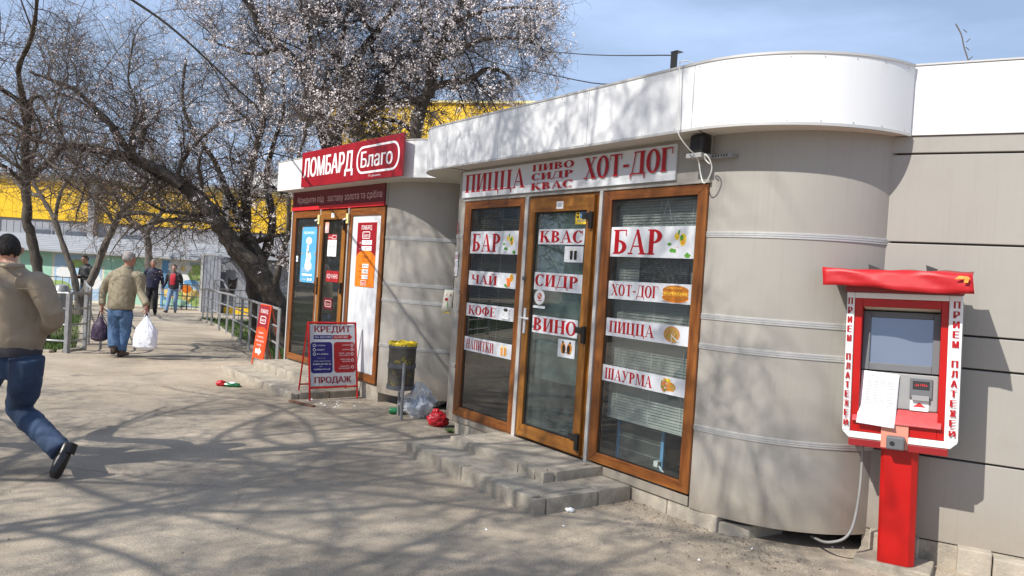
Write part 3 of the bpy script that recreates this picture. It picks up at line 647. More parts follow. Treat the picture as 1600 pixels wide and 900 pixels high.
mb = MB(); led = ['01110 10001 01110 0 0111 1001', '10001 11011 10001 0 1001 1001', '10001 10101 11111 0 1001 1111', '10001 10001 10001 0 1001 1001', '01110 10001 10001 0 1111 1001']
for r_ in range(11):
    for k in range(34):
        if noise.noise(Vector((k*.42, r_*.5, 2))) > .02: mb.box(-.215+k*.013, -.2125+k*.013, -.0075, -.006, .02+r_*.0145, .0225+r_*.0145, 'paper')
mb.build('diode', t, kind='stuff')
mb = MB(); mb.tube([(-.06, -.004, .4), (0, 0, .62)], .0015, 'white', n=3); mb.tube([(.07, -.004, .4), (0, 0, .62)], .0015, 'white', n=3); mb.build('hanging_string', t)
t = local_thing('fairy_lights', 'thin string of tiny lights drooping across the top of the right window', 'fairy lights', BARM, BAR_RZ, .05, .045, 2.06)
mb = MB(); pts = [(-.41+.05*k, 0, .07*abs(math.sin(k*1.1))-.04) for k in range(17)]
mb.tube(pts, .0016, 'black', n=3)
for p in pts[::2]: mb.tube([(p[0], p[1]-.003, p[2]-.008), (p[0], p[1]-.003, p[2])], .003, 'paper', n=5)
mb.build('string', t)

# ------------------------------------------------------------------ the pawnshop
pawn = thing('pawnshop', 'small beige kiosk shop with rounded wall and burgundy boards, behind the snack bar', 'shop', PAWN_P, PAWN_RZ)
wr2 = arc(.02, .80, .95, .80, 270, 352, 30)
for a, b in zip(zs, zs[1:]):
    strip(wr2, a+.014 if a != .105 else a-.03, b-.014 if b != 2.63 else b, .03, 'panel').build('wall_panel', pawn, smooth=35)
for z in GR:
    mb = MB()
    for k, dz in enumerate((-.017, -.004, .009)): strip(wr2, z+dz, z+dz+.010, .02, 'alu', off=.006+.002*(k == 1), mb=mb)
    strip(wr2, z-.019, z+.021, .02, 'alu_white', off=.001, mb=mb); mb.build('trim_band', pawn, smooth=35)
MB().box(-2.80, -2.76, .001, 3.0, .1, 2.63, 'panel').build('side_wall', pawn, bevel=.003)
MB().box(-2.815, -2.801, -.01, .04, 1.3, 2.4, 'strip_red').build('red_edge_strip', pawn)
MB().box(-2.78, -2.745, -.03, .04, .02, 2.35, 'alu_white').build('corner_post', pawn, bevel=.003)
mb = MB().box(-2.78, .03, -.008, .05, 2.355, 2.63, 'panel'); mb.build('header_panel', pawn)
for a, b in ((-2.76, -1.6), (-1.6, -.7), (-.7, .03)): MB().box(a+.003, b-.003, .014, .3, -.25, .145, 'concrete2').build('plinth_block', pawn, bevel=.008)
MB().box(.06, 1.2, .6, 2.2, -.2, .08, 'dark_in').build('underfloor_shade', pawn)  # near-black block, its colour painting the shade of the gap below the drum
fa2 = [(-2.80, 3.0), (-2.80, -.27)] + [(-1.0, -.27)] + arc(.35, .66, 1.12, .93, 270, 358, 30)
for pth in (fa2[:2], ): strip(pth, ZL+.005, ZH, .02, 'fascia').build('fascia_panel', pawn)
strip([(-2.80, -.27), (-1.9, -.27)], ZL+.005, ZH, .02, 'fascia').build('fascia_panel', pawn)
strip([(-1.897, -.27)] + fa2[3:], ZL+.005, ZH, .02, 'fascia').build('fascia_panel', pawn, smooth=35)
cap = MB(); strip([(-2.80, -.27)] + fa2[3:], ZH-.003, ZH+.012, .05, 'alu_white', off=.006, mb=cap); cap.build('roof_capping', pawn, smooth=35)
sb = [(-2.78, 3.0), (-2.78, -.25)] + [(p[0], p[1]+.015) for p in fa2[3:]] + [(1.4, 3.0)]
MB().prism(sb, ZL+.009, ZL+.02, 'soffit').build('soffit', pawn); MB().prism(sb, 2.94, 2.96, 'soffit').build('roof', pawn)
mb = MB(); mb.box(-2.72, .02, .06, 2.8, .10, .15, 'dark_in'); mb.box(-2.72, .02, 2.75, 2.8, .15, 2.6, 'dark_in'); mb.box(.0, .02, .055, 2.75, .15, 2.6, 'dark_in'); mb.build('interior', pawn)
p1 = window(pawn, -2.735, -1.79, .158, 2.34, (.10, .085, .09, .10), 'wood')
df2 = frame4('door_frame', -1.775, -.945, .158, 2.34, .04, .04, .03, .03, -.012, .04, 'wood2', 'wood2_h', pawn)
dr2 = frame4('door', -1.745, -.978, .18, 2.32, .09, .10, .11, .12, -.045, .02, 'wood2', 'wood2_h', pawn)
MB().box(-1.668, -1.065, -.012, -.004, .285, 2.205, 'glass').build('glass', dr2)
for z in (.35, 1.30, 2.14):
    hb = MB(); hb.box(-1.075, -.985, -.062, -.046, z-.02, z+.035, 'black_metal'); hb.box(-1.0, -.975, -.075, -.044, z-.09, z+.06, 'black_metal'); hb.build('hinge', dr2, bevel=.004)
hd = MB(); hd.box(-1.735, -1.71, -.058, -.0455, 1.16, 1.40, 'black_metal'); hd.tube([(-1.722, -.05, 1.29), (-1.722, -.09, 1.29), (-1.722, -.095, 1.18)], .009, 'black_metal', n=8); hd.build('door_handle', dr2, smooth=40)
fr3 = frame4('window', -.905, .0, .158, 2.34, .06, .09, .10, .10, -.02, .035, 'wood', 'wood_h', pawn)
MB().box(-.843, -.092, -.004, .012, .26, 2.239, 'sticker').build('white_panel', fr3)
for x in (-1.788, -.94): MB().box(x+.002, x+.028, -.035, .03, .15, 2.35, 'alu_white').build('metal_post', pawn, bevel=.003)
for x in (-1.80, -.935):
    mb = MB(); mb.box(x-.01, x+.045, -.06, -.036, 2.14, 2.27, 'yellow_pale'); mb.tube([(x-.08, -.06, 2.19), (x+.02, -.07, 2.20)], .014, 'white', n=6); mb.build('door_magnet', pawn, bevel=.003)

# ------------------------------------------------------------------ the side building on the right
side = thing('side_building', 'flat beige panelled shop wall with white roof band on the right', 'shop', SIDE_P, SIDE_RZ)
zz = [.14, .655, 1.21, 1.407, 1.955, 2.507, 2.615]
for a, b in zip(zz, zz[1:]):
    for x0, x1 in ((-.12, 3.2), (3.2, 6.6)):
        MB().box(x0+.002, x1-.002, 0, .03, a+.006, b-(.006 if b < 2.6 else 0), 'panel').build('wall_panel', side, bevel=.004)
MB().box(-.11, 6.6, .031, .06, .12, 2.62, 'panel_dark').build('groove_backing', side)
for x0, x1 in ((-.001, 2.9), (2.902, 6.6)): MB().box(x0, x1, -.012, .02, ZL+.004, ZH+.008, 'fascia').build('fascia_panel', side, bevel=.003)
MB().box(.0, 6.6, -.018, .05, ZH+.009, ZH+.02, 'alu_white').build('roof_capping', side)
mb = MB(); mb.box(-.1, 6.6, .061, 5, .1, 2.95, 'soffit'); mb.build('building_core', side)
for x0, x1, h, y in ((-.06, .22, .15, -.09), (.42, .60, .15, -.07), (.602, 1.6, .13, -.085), (1.602, 2.8, .12, -.075), (2.802, 4.6, .13, -.08)):
    MB().box(x0+.002, x1-.002, y, .1, -.1, h, 'concrete2').build('plinth_block', side, bevel=.008)
MB().box(-.1, 6.6, -.002, .05, -.1, .139, 'concrete').build('plinth_core', side)

# ------------------------------------------------------------------ steps
def stone(x0, x1, y0, y1, z0, z1, parent, name='kerb_stone', amp=.006, cell=.035):
    nx_, ny_, nz_ = [max(2, int(round(d/cell))) for d in (x1-x0, y1-y0, z1-z0)]
    bm = bmesh.new(); bmesh.ops.create_cube(bm, size=1)
    for v in bm.verts: v.co = Vector((x0 if v.co.x < 0 else x1, y0 if v.co.y < 0 else y1, z0 if v.co.z < 0 else z1))
    be = bmesh.ops.bevel(bm, geom=bm.edges[:], offset=.011, segments=2, affect='EDGES', profile=.6)
    ln = [e for e in bm.edges if e.calc_length() > cell*1.5]
    for e_len in (8, ):
        bmesh.ops.subdivide_edges(bm, edges=[e for e in bm.edges if e.calc_length() > .3], cuts=14, use_grid_fill=True)
        bmesh.ops.subdivide_edges(bm, edges=[e for e in bm.edges if e.calc_length() > .06], cuts=2, use_grid_fill=True)
    sd = rng.uniform(0, 50)
    for v in bm.verts:
        p = v.co; q = p+Vector((sd, 0, 0)); ed = sum(1 for a, lo, hi in ((p.x, x0, x1), (p.y, y0, y1), (p.z, z0, z1)) if min(a-lo, hi-a) < .014)
        chip = max(0, noise.noise(q*9)-.22)*(.04 if ed >= 2 else .0)
        c = Vector(((x0+x1)/2, (y0+y1)/2, (z0+z1)/2)); d = Vector((0, (c.y-p.y), (c.z-p.z)))
        if d.length > 0: d.normalize()
        v.co = p+d*chip+Vector((noise.noise(q*14), noise.noise(q*14+Vector((7, 0, 0))), noise.noise(q*14+Vector((0, 7, 0)))))*amp*.28
    me = bpy.data.meshes.new(name); bm.to_mesh(me); bm.free(); me.materials.append(M['concrete']); me.shade_smooth(); me.set_sharp_from_angle(angle=math.radians(50))
    o = bpy.data.objects.new(name, me); col.objects.link(o); o.parent = parent; return o
def steps(name, label, Mx, rz, lo, up, zlo, zup, zg):
    t = local_thing(name, label, 'steps', Mx, rz, 0, 0, 0)
    for (x0, x1, y0, z0, z1, cuts, side_cuts) in (lo, up):
        kw = .10
        MB().box(x0+kw+.004, x1-kw-.004, y0+kw+.004, -.0, z0, z1-.004, 'concrete').build('tread', t, bevel=.003)
        xs = [x0]+cuts+[x1]
        for a, b in zip(xs, xs[1:]):
            stone(a+.003, b-.003, y0+rng.uniform(-.004, .004), y0+kw, z0-.1, z1+rng.uniform(-.003, .003), t)
        ys = [y0+kw+.004]+side_cuts+[.0]
        for a, b in zip(ys, ys[1:]):
            for xa in (x0, x1-kw):
                stone(xa, xa+kw, a+.003, b-.003, z0-.1, z1+rng.uniform(-.004, .001), t)
    return t
steps('front_steps', 'two worn concrete steps in front of the snack bar door', BARM, BAR_RZ,
      (-1.82, .02, -.89, 0, .112, [-.92, -.05], [-.32]), (-1.62, -.29, -.575, .112, .183, [-1.32, -.62, -.41], []), .11, .18, 0)
steps('front_steps', 'two low concrete steps under the pawnshop door', PAWNM, PAWN_RZ,
      (-2.95, -.42, -.90, -.10, .03, [-2.3, -1.35], [-.4]), (-2.72, -.80, -.50, .03, .135, [-1.9], []), .05, .13, -.05)
# ================================================================== SIGNS ON THE SNACK BAR
def pic_lemon(f, x, z, s):
    f.ell(x-.14*s, z+.22*s, .13*s, .14*s, 'yellow_print'); f.poly([(x-.10*s, z+.3*s), (x-.02*s, z+.3*s), (x+.02*s, z+.48*s), (x-.1*s, z+.46*s)], 'green_print')
    f.ell(x+.17*s, z+.10*s, .17*s, .24*s, 'yellow_print'); f.ell(x+.11*s, z+.17*s, .09*s, .12*s, 'green_print'); f.ell(x+.2*s, z+.0*s, .08*s, .10*s, 'bun2')
    f.ell(x-.5*s, z-.08*s, .11*s, .06*s, 'green_print'); f.ell(x-.36*s, z-.32*s, .13*s, .08*s, 'green_print'); f.ell(x-.22*s, z-.34*s, .08*s, .08*s, 'green_print')
    f.poly([(x+.28*s, z-.5*s), (x+.42*s, z-.38*s), (x+.62*s, z-.5*s), (x+.5*s, z-.6*s), (x+.34*s, z-.58*s)], 'green_print')
    for k in range(9): f.ell(x+rng.uniform(-.22, .26)*s, z+rng.uniform(-.42, -.12)*s, .018*s, .014*s, 'tomato', n=6)
def pic_tea(f, x, z, s):
    f.ell(x+.25*s, z+.18*s, .2*s, .24*s, 'yellow_print'); f.ell(x+.25*s, z+.18*s, .15*s, .18*s, 'bun2')
    f.poly([(x-.28*s, z+.12*s), (x+.22*s, z+.12*s), (x+.14*s, z-.36*s), (x-.16*s, z-.36*s)], 'tea'); f.ell(x-.03*s, z+.12*s, .25*s, .05*s, 'orange'); f.ell(x-.02*s, z-.42*s, .2*s, .04*s, 'grey_print')
    f.ell(x-.33*s, z-.28*s, .12*s, .09*s, 'green_print'); f.ell(x-.2*s, z-.36*s, .1*s, .06*s, 'green_print')
def pic_coffee(f, x, z, s):
    f.ell(x-.02*s, z-.28*s, .42*s, .12*s, 'grey_print'); f.ell(x-.02*s, z-.25*s, .40*s, .11*s, 'paper')
    f.poly([(x-.3*s, z+.25*s), (x+.2*s, z+.25*s), (x+.12*s, z-.25*s), (x-.2*s, z-.25*s)], 'white'); f.ell(x-.05*s, z+.25*s, .26*s, .12*s, 'grey_print'); f.ell(x-.05*s, z+.25*s, .22*s, .09*s, 'black_print')
    for k in range(14): f.ell(x+(.3+rng.uniform(0, .22))*s, z+rng.uniform(-.4, .3)*s, .035*s, .025*s, 'black_print', n=6)
    for k in range(6): f.ell(x+rng.uniform(-.4, .1)*s, z-rng.uniform(.33, .4)*s, .03*s, .02*s, 'black_print', n=6)
def pic_beer(f, x, z, s, c='beer'):
    for d, hs in ((-.22, -1), (.2, 1)):
        f.rect(x+(d-.15)*s, z-.36*s, x+(d+.13)*s, z+.24*s, c); f.rect(x+(d-.15)*s, z+.24*s, x+(d+.13)*s, z+.36*s, 'yellow_pale' if c == 'beer' else 'cream')
        f.rect(x+(d-.07)*s, z-.3*s, x+(d-.03)*s, z+.2*s, 'tea' if c == 'beer' else 'black_print')
        hx = x+d*s+(.13 if hs > 0 else -.15)*s
        for a, b in (((0, .14), (.09, .16)), ((0, -.2), (.09, -.18))): f.rect(min(hx, hx+hs*.1*s), z+a[1]*s, max(hx, hx+hs*.1*s), z+b[1]*s, 'grey_print')
        f.rect(min(hx+hs*.07*s, hx+hs*.1*s), z-.2*s, max(hx+hs*.07*s, hx+hs*.1*s), z+.16*s, 'grey_print')
def pic_mugs(f, x, z, s): pic_beer(f, x, z, s, 'black_print')
def pic_casks(f, x, z, s):
    for d in (-.22, .22):
        f.ell(x+d*1.35*s, z+.02*s, .22*s, .34*s, 'bun2'); f.ell(x+d*s, z-.02*s, .17*s, .30*s, 'bun'); f.ell(x+d*s, z-.02*s, .13*s, .24*s, 'black_print'); f.rect(x+d*1.5*s-.01, z+.3*s, x+d*1.5*s+.01, z+.42*s, 'black_print')
    f.rect(x-.42*s, z-.26*s, x+.42*s, z-.22*s, 'black_print')
def pic_hotdog(f, x, z, s):
    f.ell(x, z-.42*s, .95*s, .06*s, 'grey_print')
    f.ell(x, z-.22*s, .92*s, .24*s, 'orange'); f.ell(x, z-.2*s, .88*s, .2*s, 'bun'); f.ell(x, z+.16*s, .90*s, .27*s, 'bun')
    for k in range(9): f.ell(x+(-.76+.19*k)*s, z+(-.02+.03*(k % 2))*s, .13*s, .12*s, 'bun2')
    for k in range(9): f.ell(x+(-.7+.18*k)*s, z-.0*s, .05*s, .05*s, 'yellow_print', n=10)
    f.ell(x-.1*s, z+.28*s, .6*s, .07*s, 'bun2')
def pic_pizza(f, x, z, s):
    f.ell(x, z, .62*s, .46*s, 'tomato'); f.ell(x, z+.01*s, .55*s, .40*s, 'pizza')
    for k in range(22):
        a = rng.uniform(0, 6.3); r_ = rng.uniform(0, .9)
        f.ell(x+.5*s*r_*math.cos(a), z+.36*s*r_*math.sin(a), .04*s, .03*s, rng.choice(['green_print', 'tomato', 'bun', 'cream']), n=7)
    f.poly([(x, z-.02*s), (x+.02*s, z-.52*s), (x+.62*s, z-.36*s)], 'sticker'); f.poly([(x+.04*s, z-.08*s), (x+.06*s, z-.5*s), (x+.5*s, z-.40*s)], 'pizza')
def pic_wrap(f, x, z, s):
    f.poly([(x-.15*s, z+.32*s), (x+.45*s, z+.16*s), (x+.62*s, z-.05*s), (x+.45*s, z-.3*s), (x-.1*s, z-.34*s)], 'bun2'); f.ell(x+.38*s, z-.06*s, .2*s, .2*s, 'pizza')
    f.ell(x-.3*s, z, .3*s, .42*s, 'tomato'); f.ell(x-.05*s, z+.3*s, .22*s, .12*s, 'yellow_print')
    for k in range(14): f.ell(x+(-.3+rng.uniform(-.24, .24))*s, z+rng.uniform(-.35, .35)*s, .07*s, .06*s, rng.choice(['green_print', 'tomato', 'cream', 'red_print']), n=8)

def glass_sign(Mx, rz, x0, x1, z0, z1, y, text, tf, label, name='window_sticker', cat='sticker', pic=None, pf=None, group='red and white menu stickers', th=.0018, lm='serif_red'):
    """tf: text span as fractions of width, then base and height as fractions of height"""
    wd, ht = x1-x0, z1-z0
    t = local_thing(name, label, cat, Mx, rz, (x0+x1)/2, y, z0, group, dr=0)
    t.rotation_euler.y = rng.gauss(0, .004)
    MB().box(-wd/2, wd/2, -th, 0, 0, ht, 'sticker').build('backing', t)
    f = Flat(-th)
    if text: f.serif(text, -wd/2+wd*tf[0], -wd/2+wd*tf[1], ht*tf[2], ht*tf[3], lm); f.build('lettering', t)
    if pic:
        f = Flat(-th); pic(f, -wd/2+wd*pf[0], ht*pf[1], ht*pf[2]*(1.3 if pic in (pic_lemon, pic_tea, pic_coffee, pic_beer) else 1.12)); f.build('picture', t)
    return t
YG = -.0005; YD = -.0135
BS = lambda *a, **k: glass_sign(BARM, BAR_RZ, *a, **k)
BS(-2.384, -1.549, 1.788, 2.003, YG, 'БАР', (.04, .63, .09, .80), 'tall white sticker reading БАР with lemons, on the left window', pic=pic_lemon, pf=(.80, .5, .62))
BS(-2.377, -1.553, 1.478, 1.617, YG, 'ЧАЙ', (.06, .60, .12, .62), 'white sticker reading ЧАЙ with a glass of orange tea', pic=pic_tea, pf=(.83, .5, .85))
BS(-2.387, -1.556, 1.178, 1.303, YG, 'КОФЕ', (.05, .62, .14, .70), 'white sticker reading КОФЕ with a coffee cup', pic=pic_coffee, pf=(.82, .5, .88))
BS(-2.383, -1.558, .836, .972, YG, 'НАПИТКИ', (.04, .62, .16, .68), 'white sticker reading НАПИТКИ with two beer mugs, lowest on the left window', pic=pic_beer, pf=(.82, .48, .72))
BS(-1.271, -.664, 1.88, 2.01, YD, 'КВАС', (.03, .97, .12, .76), 'white sticker reading КВАС at the top of the door glass')
BS(-.904, -.668, 1.735, 1.866, YD, None, None, 'small square sticker of two dark beer mugs on the door', pic=pic_mugs, pf=(.5, .5, .85), group='small picture stickers on the door')
BS(-1.292, -.650, 1.487, 1.639, YD, 'СИДР', (.02, .92, .22, .66), 'white sticker reading СИДР in the middle of the door')
BS(-1.282, -.678, 1.120, 1.268, YD, 'ВИНО', (.02, .98, .12, .76), 'white sticker reading ВИНО on the door beside the handle')
BS(-.912, -.694, .952, 1.10, YD, None, None, 'small square sticker of two wine casks under the word ВИНО', pic=pic_casks, pf=(.5, .5, .85), group='small picture stickers on the door')
BS(-.365, .486, 1.79, 2.016, YG, 'БАР', (.03, .64, .09, .82), 'tall white sticker reading БАР with lemons, on the right window', pic=pic_lemon, pf=(.82, .5, .62))
BS(-.358, .488, 1.470, 1.608, YG, 'ХОТ-ДОГ', (.04, .62, .20, .62), 'white sticker reading ХОТ-ДОГ with a hot dog', pic=pic_hotdog, pf=(.81, .5, .88))
BS(-.357, .486, 1.184, 1.321, YG, 'ПИЦЦА', (.04, .60, .20, .64), 'white sticker reading ПИЦЦА with a round pizza', pic=pic_pizza, pf=(.80, .52, .80))
BS(-.364, .486, .834, .957, YG, 'ШАУРМА', (.03, .62, .14, .68), 'white sticker reading ШАУРМА with a filled wrap, lowest on the right window', pic=pic_wrap, pf=(.80, .5, .86))
# round sticker, number plate, blue and yellow sticker
t = local_thing('round_sticker', 'round cream sticker with an orange emblem on the door glass', 'sticker', BARM, BAR_RZ, -1.205, YD, 1.36)
f = Flat(0); f.ell(0, .065, .075, .066, 'cream'); f.ell(0, .065, .068, .06, 'paper'); f.ell(0, .075, .032, .026, 'orange2'); f.ell(-.012, .082, .015, .012, 'cream'); f.ell(.014, .070, .01, .008, 'cream'); f.rect(-.03, .035, .03, .042, 'orange2'); f.rect(-.085, -.03, .085, -.008, 'paper'); f.build('print', t)
t = local_thing('number_plate', 'tiny white plate reading 301 above the bar door glass', 'number plate', BARM, BAR_RZ, -.965, -.0455, 2.175)
MB().box(-.045, .045, -.002, 0, 0, .062, 'paper').build('plate', t); f = Flat(-.002); f.sans('301', -.022, .022, .014, .034, 'black_print', .01); f.sans('<', -.04, -.028, .014, .034, 'black_print'); f.build('lettering', t)
t = local_thing('notice_sticker', 'small blue and yellow notice on the bar door glass', 'sticker', BARM, BAR_RZ, -.705, YD, 2.045)
MB().box(-.085, .085, -.002, 0, 0, .105, 'yellow_print').build('backing', t); f = Flat(-.002); f.rect(-.03, .05, .085, .105, 'blue_print'); f.sans("ОБ'ЄКТ", -.02, .08, .065, .026, 'paper', .01); f.ell(-.058, .07, .018, .024, 'black_print'); f.ell(-.058, .074, .009, .010, 'yellow_print'); f.sans('ПІД ОХОРОНОЮ', -.06, .075, .02, .018, 'blue_print', .0); f.build('lettering', t)
t = local_thing('number_plate', 'tiny white plate over the pawnshop door', 'number plate', PAWNM, PAWN_RZ, -1.36, -.0455, 2.225)
MB().box(-.045, .045, -.002, 0, 0, .062, 'paper').build('plate', t); f = Flat(-.002); f.sans('302', -.022, .022, .014, .034, 'black_print', .01); f.build('lettering', t)

# long board over the bar door
t = local_thing('shop_sign', 'long white board reading ПИЦЦА ПИВО СИДР КВАС ХОТ-ДОГ over the bar door', 'sign', BARM, BAR_RZ, 0, -.013, 0)
MB().box(-2.555, .278, -.018, 0, 2.336, 2.592, 'sticker').build('board', t, bevel=.002)
f = Flat(-.018); f.serif('ПИЦЦА', -2.50, -1.50, 2.385, .175, 'serif_red'); f.serif('ПИВО', -1.40, -.83, 2.515, .058, 'serif_red'); f.serif('СИДР', -1.40, -.83, 2.437, .058, 'serif_red'); f.serif('КВАС', -1.40, -.83, 2.352, .060, 'serif_red')
f.serif('ХОТ-ДОГ', -.69, .26, 2.402, .168, 'serif_red'); f.build('lettering', t)

# papers on the curved wall left of the bar
def curved_decal(name, label, cat, a0, a1, z0, z1, paint, off=.010):
    t = local_thing(name, label, cat, BARM, BAR_RZ, 0, 0, 0)
    def P_(u, z, k): 
        a = math.radians(a0+(a1-a0)*u); e = off+.0003*k; return (-2.53+(.45+e)*math.cos(a), .47+(.47+e)*math.sin(a), z)
    def quad(u0, u1, za, zb, k, m_, mb):
        n = 5; vs = [P_(u0+(u1-u0)*i/n, z, k) for z in (za, zb) for i in range(n+1)]
        mb.add(vs, [(i, i+1, n+2+i, n+1+i) for i in range(n)], m_)
    paint(quad, P_, t, z0, z1); return t
def paint_hours(quad, P_, t, z0, z1):
    mb = MB(); quad(0, 1, z0, z1, 0, 'sticker', mb); quad(-1.1, -.15, z0-.35, z0+.1, 0, 'sticker', mb); mb.build('backing', t)
    mb = MB(); h = z1-z0
    vs, fs = text_geo('НОВОЙ', .02); a, b = min(v[0] for v in vs), max(v[0] for v in vs)
    mb.add([P_(.03+(v[0]-a)/(b-a)*.94, z1-.07+v[1]*.055, 1) for v in vs], fs, 'dark_print')
    for k, tx in enumerate(('00', '80')):
        vs, fs = text_geo(tx, .02); a, b = min(v[0] for v in vs), max(v[0] for v in vs)
        mb.add([P_(.05+(v[0]-a)/(b-a)*.3, z1-.15-.085*k+v[1]*.055, 1) for v in vs], fs, 'dark_print')
        quad(.5, .9, z1-.165-.085*k, z1-.095-.085*k, 1, 'navy', mb); quad(.53, .87, z1-.160-.085*k, z1-.100-.085*k, 2, 'sticker', mb)
        vs, fs = text_geo('3' if k == 0 else '5', .02); a, b = min(v[0] for v in vs), max(v[0] for v in vs)
        mb.add([P_(.62+(v[0]-a)/(b-a)*.16, z1-.15-.085*k+v[1]*.055, 3) for v in vs], fs, 'black_print')
    for k in range(3): quad(-.95, -.2, z0-.28+.1*k, z0-.27+.1*k, 1, 'grey_print', mb)
    mb.build('lettering', t)
curved_decal('opening_hours', 'faded white hours notice on the narrow curved wall left of the bar', 'notice', 246, 262, 1.555, 1.80, paint_hours)
def paint_ya(quad, P_, t, z0, z1):
    mb = MB(); vs, fs = text_geo('Я', .03); a, b = min(v[0] for v in vs), max(v[0] for v in vs)
    mb.add([P_((v[0]-a)/(b-a), z0+v[1]*.14, 1) for v in vs], fs, 'serif_red'); mb.build('lettering', t)
curved_decal('red_letter', 'single red letter on the narrow curved wall left of the bar', 'letter', 249, 256, 1.99, 2.10, paint_ya)
t = local_thing('newspaper', 'rolled newspaper stuck on the curved wall left of the bar', 'newspaper', BARM, BAR_RZ, -2.78, .02, 1.17, dr=.85)
mb = MB(); n = 8
vs = [(-.05+.1*i/n+.03*(z/.24-.5), -.02-.02*math.sin(i/n*3.1)-.012*z/.24, z) for z in (0, .08, .16, .24) for i in range(n+1)]
mb.add(vs, [(j*(n+1)+i, j*(n+1)+i+1, (j+1)*(n+1)+i+1, (j+1)*(n+1)+i) for j in range(3) for i in range(n)], 'cream'); o = mb.build('paper', t, smooth=180)
so_ = o.modifiers.new('s', 'SOLIDIFY'); so_.thickness = .004
f = Flat(-.047); f.ell(.01, .19, .025, .02, 'serif_red'); f.ell(-.01, .14, .018, .016, 'serif_red'); f.rect(-.04, .0, .03, .012, 'yellow_print'); f.rect(.0, .05, .006, .12, 'green_print'); f.build('print', t)

# floodlight on a bracket and its white cable
t = local_thing('floodlight', 'black box lamp on a pierced metal bracket under the bar roof corner', 'lamp', BARM, BAR_RZ, .56, -.02, 2.455)
mb = MB(); mb.box(-.075, .035, -.12, -.02, .03, .155, 'black'); mb.build('lamp_box', t, bevel=.018, seg=3)
mb = MB(); mb.box(-.09, .04, -.125, -.018, .0, .03, 'alu'); mb.box(.04, .21, -.03, -.026, -.002, .022, 'rail')
for k in range(6): mb.box(.055+k*.023, .065+k*.023, -.0315, -.0301, .006, .02, 'black')
mb.build('bracket', t, bevel=.001)
mb = MB(); mb.tube([(.205, -.028, .01), (.205, .05, .01)], .01, 'rail', n=6); mb.build('bracket_arm', t)
t = local_thing('hanging_cable', 'white cable looping from the roof band down to the black lamp', 'cable', BARM, BAR_RZ, .50, -.26, 2.6)
mb = MB()
pts = [(-.01, -.02, .47), (-.015, -.02, .45), (-.01, -.015, .3), (.0, -.012, .1), (.005, -.01, .0), (.03, .05, -.08), (.05, .14, -.15), (.06, .17, -.25), (.09, .17, -.31), (.13, .165, -.29), (.16, .16, -.22), (.15, .14, -.16), (.12, .13, -.13), (.11, .15, -.16), (.14, .16, -.19)]
def smooth_pts(pts, n=6):
    P_ = [Vector(p) for p in pts]; o = []
    for i in range(len(P_)-1):
        a, b, c, d = P_[max(i-1, 0)], P_[i], P_[i+1], P_[min(i+2, len(P_)-1)]
        for k in range(n):
            t_ = k/n; o.append(.5*((2*b)+(c-a)*t_+(2*a-5*b+4*c-d)*t_*t_+(3*b-a-3*c+d)*t_**3))
    return o+[P_[-1]]
mb.tube(smooth_pts(pts), .0045, 'cable_white', n=6); mb.tube(smooth_pts([(-.01, -.02, .468), (.02, .0, .475), (.05, .05, .46)]), .0045, 'cable_white', n=6); mb.build('cable', t, smooth=60)
t = local_thing('roof_post', 'short black post standing on the bar roof edge', 'post', BARM, BAR_RZ, .075, .12, 2.94)
mb = MB(); mb.box(-.03, -.02, -.03, .03, 0, .36, 'black_metal'); mb.box(-.02, .03, -.03, -.02, 0, .36, 'black_metal'); mb.box(-.034, .034, -.034, .034, .36, .365, 'black_metal'); mb.build('post', t, bevel=.002)
t = local_thing('dry_stalk', 'thin dry weed stalk growing on the right roof edge', 'weed', SIDEM, SIDE_RZ, .30, .08, 2.95)
mb = MB(); mb.tube(smooth_pts([(0, 0, 0), (.0, 0, .12), (-.03, 0, .22), (-.05, 0, .30), (-.085, 0, .37)]), [.004]*24+[.002], 'twig', n=5)
for z, s_ in ((.14, 1), (.2, -1), (.25, 1), (.31, -1)): mb.tube([(-.02*(z > .2), 0, z), (-.02*(z > .2)+.02*s_, 0, z+.02)], .0025, 'twig', n=4)
mb.build('stalk', t)

# ================================================================== SIGNS ON THE PAWNSHOP
t = local_thing('shop_sign', 'large burgundy board reading ЛОМБАРД Благо on the white roof band', 'sign', PAWNM, PAWN_RZ, 0, -.285, 0)
mb = MB(); mb.box(-1.85, .85, -.03, -.005, 2.622, 3.10, 'banner_red'); mb.build('board', t, bevel=.003)
f = Flat(-.03); f.sans('ЛОМБАРД', -1.79, -.33, 2.755, .255, 'white_print', .035)
def oval(f, x0, x1, z0, z1, r, wd, m_, inner):
    f.rrect(x0, z0, x1, z1, r, m_); f.rrect(x0+wd*1.3, z0+wd, x1-wd*1.3, z1-wd, max(.002, r-wd), inner)
oval(f, -.24, .78, 2.70, 3.03, .15, .025, 'white_print', 'banner_red')
f.sans('Благо', -.13, .63, 2.775, .19, 'white_print', .03); f.sans("ПТ «Дендерис»", .08, .38, 2.655, .022, 'white_print', .0); f.build('lettering', t)
t = local_thing('shop_sign', 'dark burgundy strip board over the pawnshop door about credit against gold', 'sign', PAWNM, PAWN_RZ, 0, -.012, 0)
mb = MB(); mb.box(-2.765, -.015, -.014, 0, 2.402, 2.628, 'banner_dark'); mb.box(-2.765, -.015, -.026, 0, 2.348, 2.400, 'strip_red'); mb.build('board', t, bevel=.002)
f = Flat(-.014); f.sans('Кредити під', -2.59, -1.72, 2.455, .092, 'pink_print', .0); f.sans('заставу золота та срібла', -1.60, -.085, 2.455, .092, 'pink_print', .0); f.build('lettering', t)
t = local_thing('poster', 'light blue poster with a pale hand on the left pawnshop window', 'poster', PAWNM, PAWN_RZ, -2.175, -.0005, 1.31)
MB().box(-.25, .25, -.002, 0, 0, .80, 'blue_poster').build('backing', t)
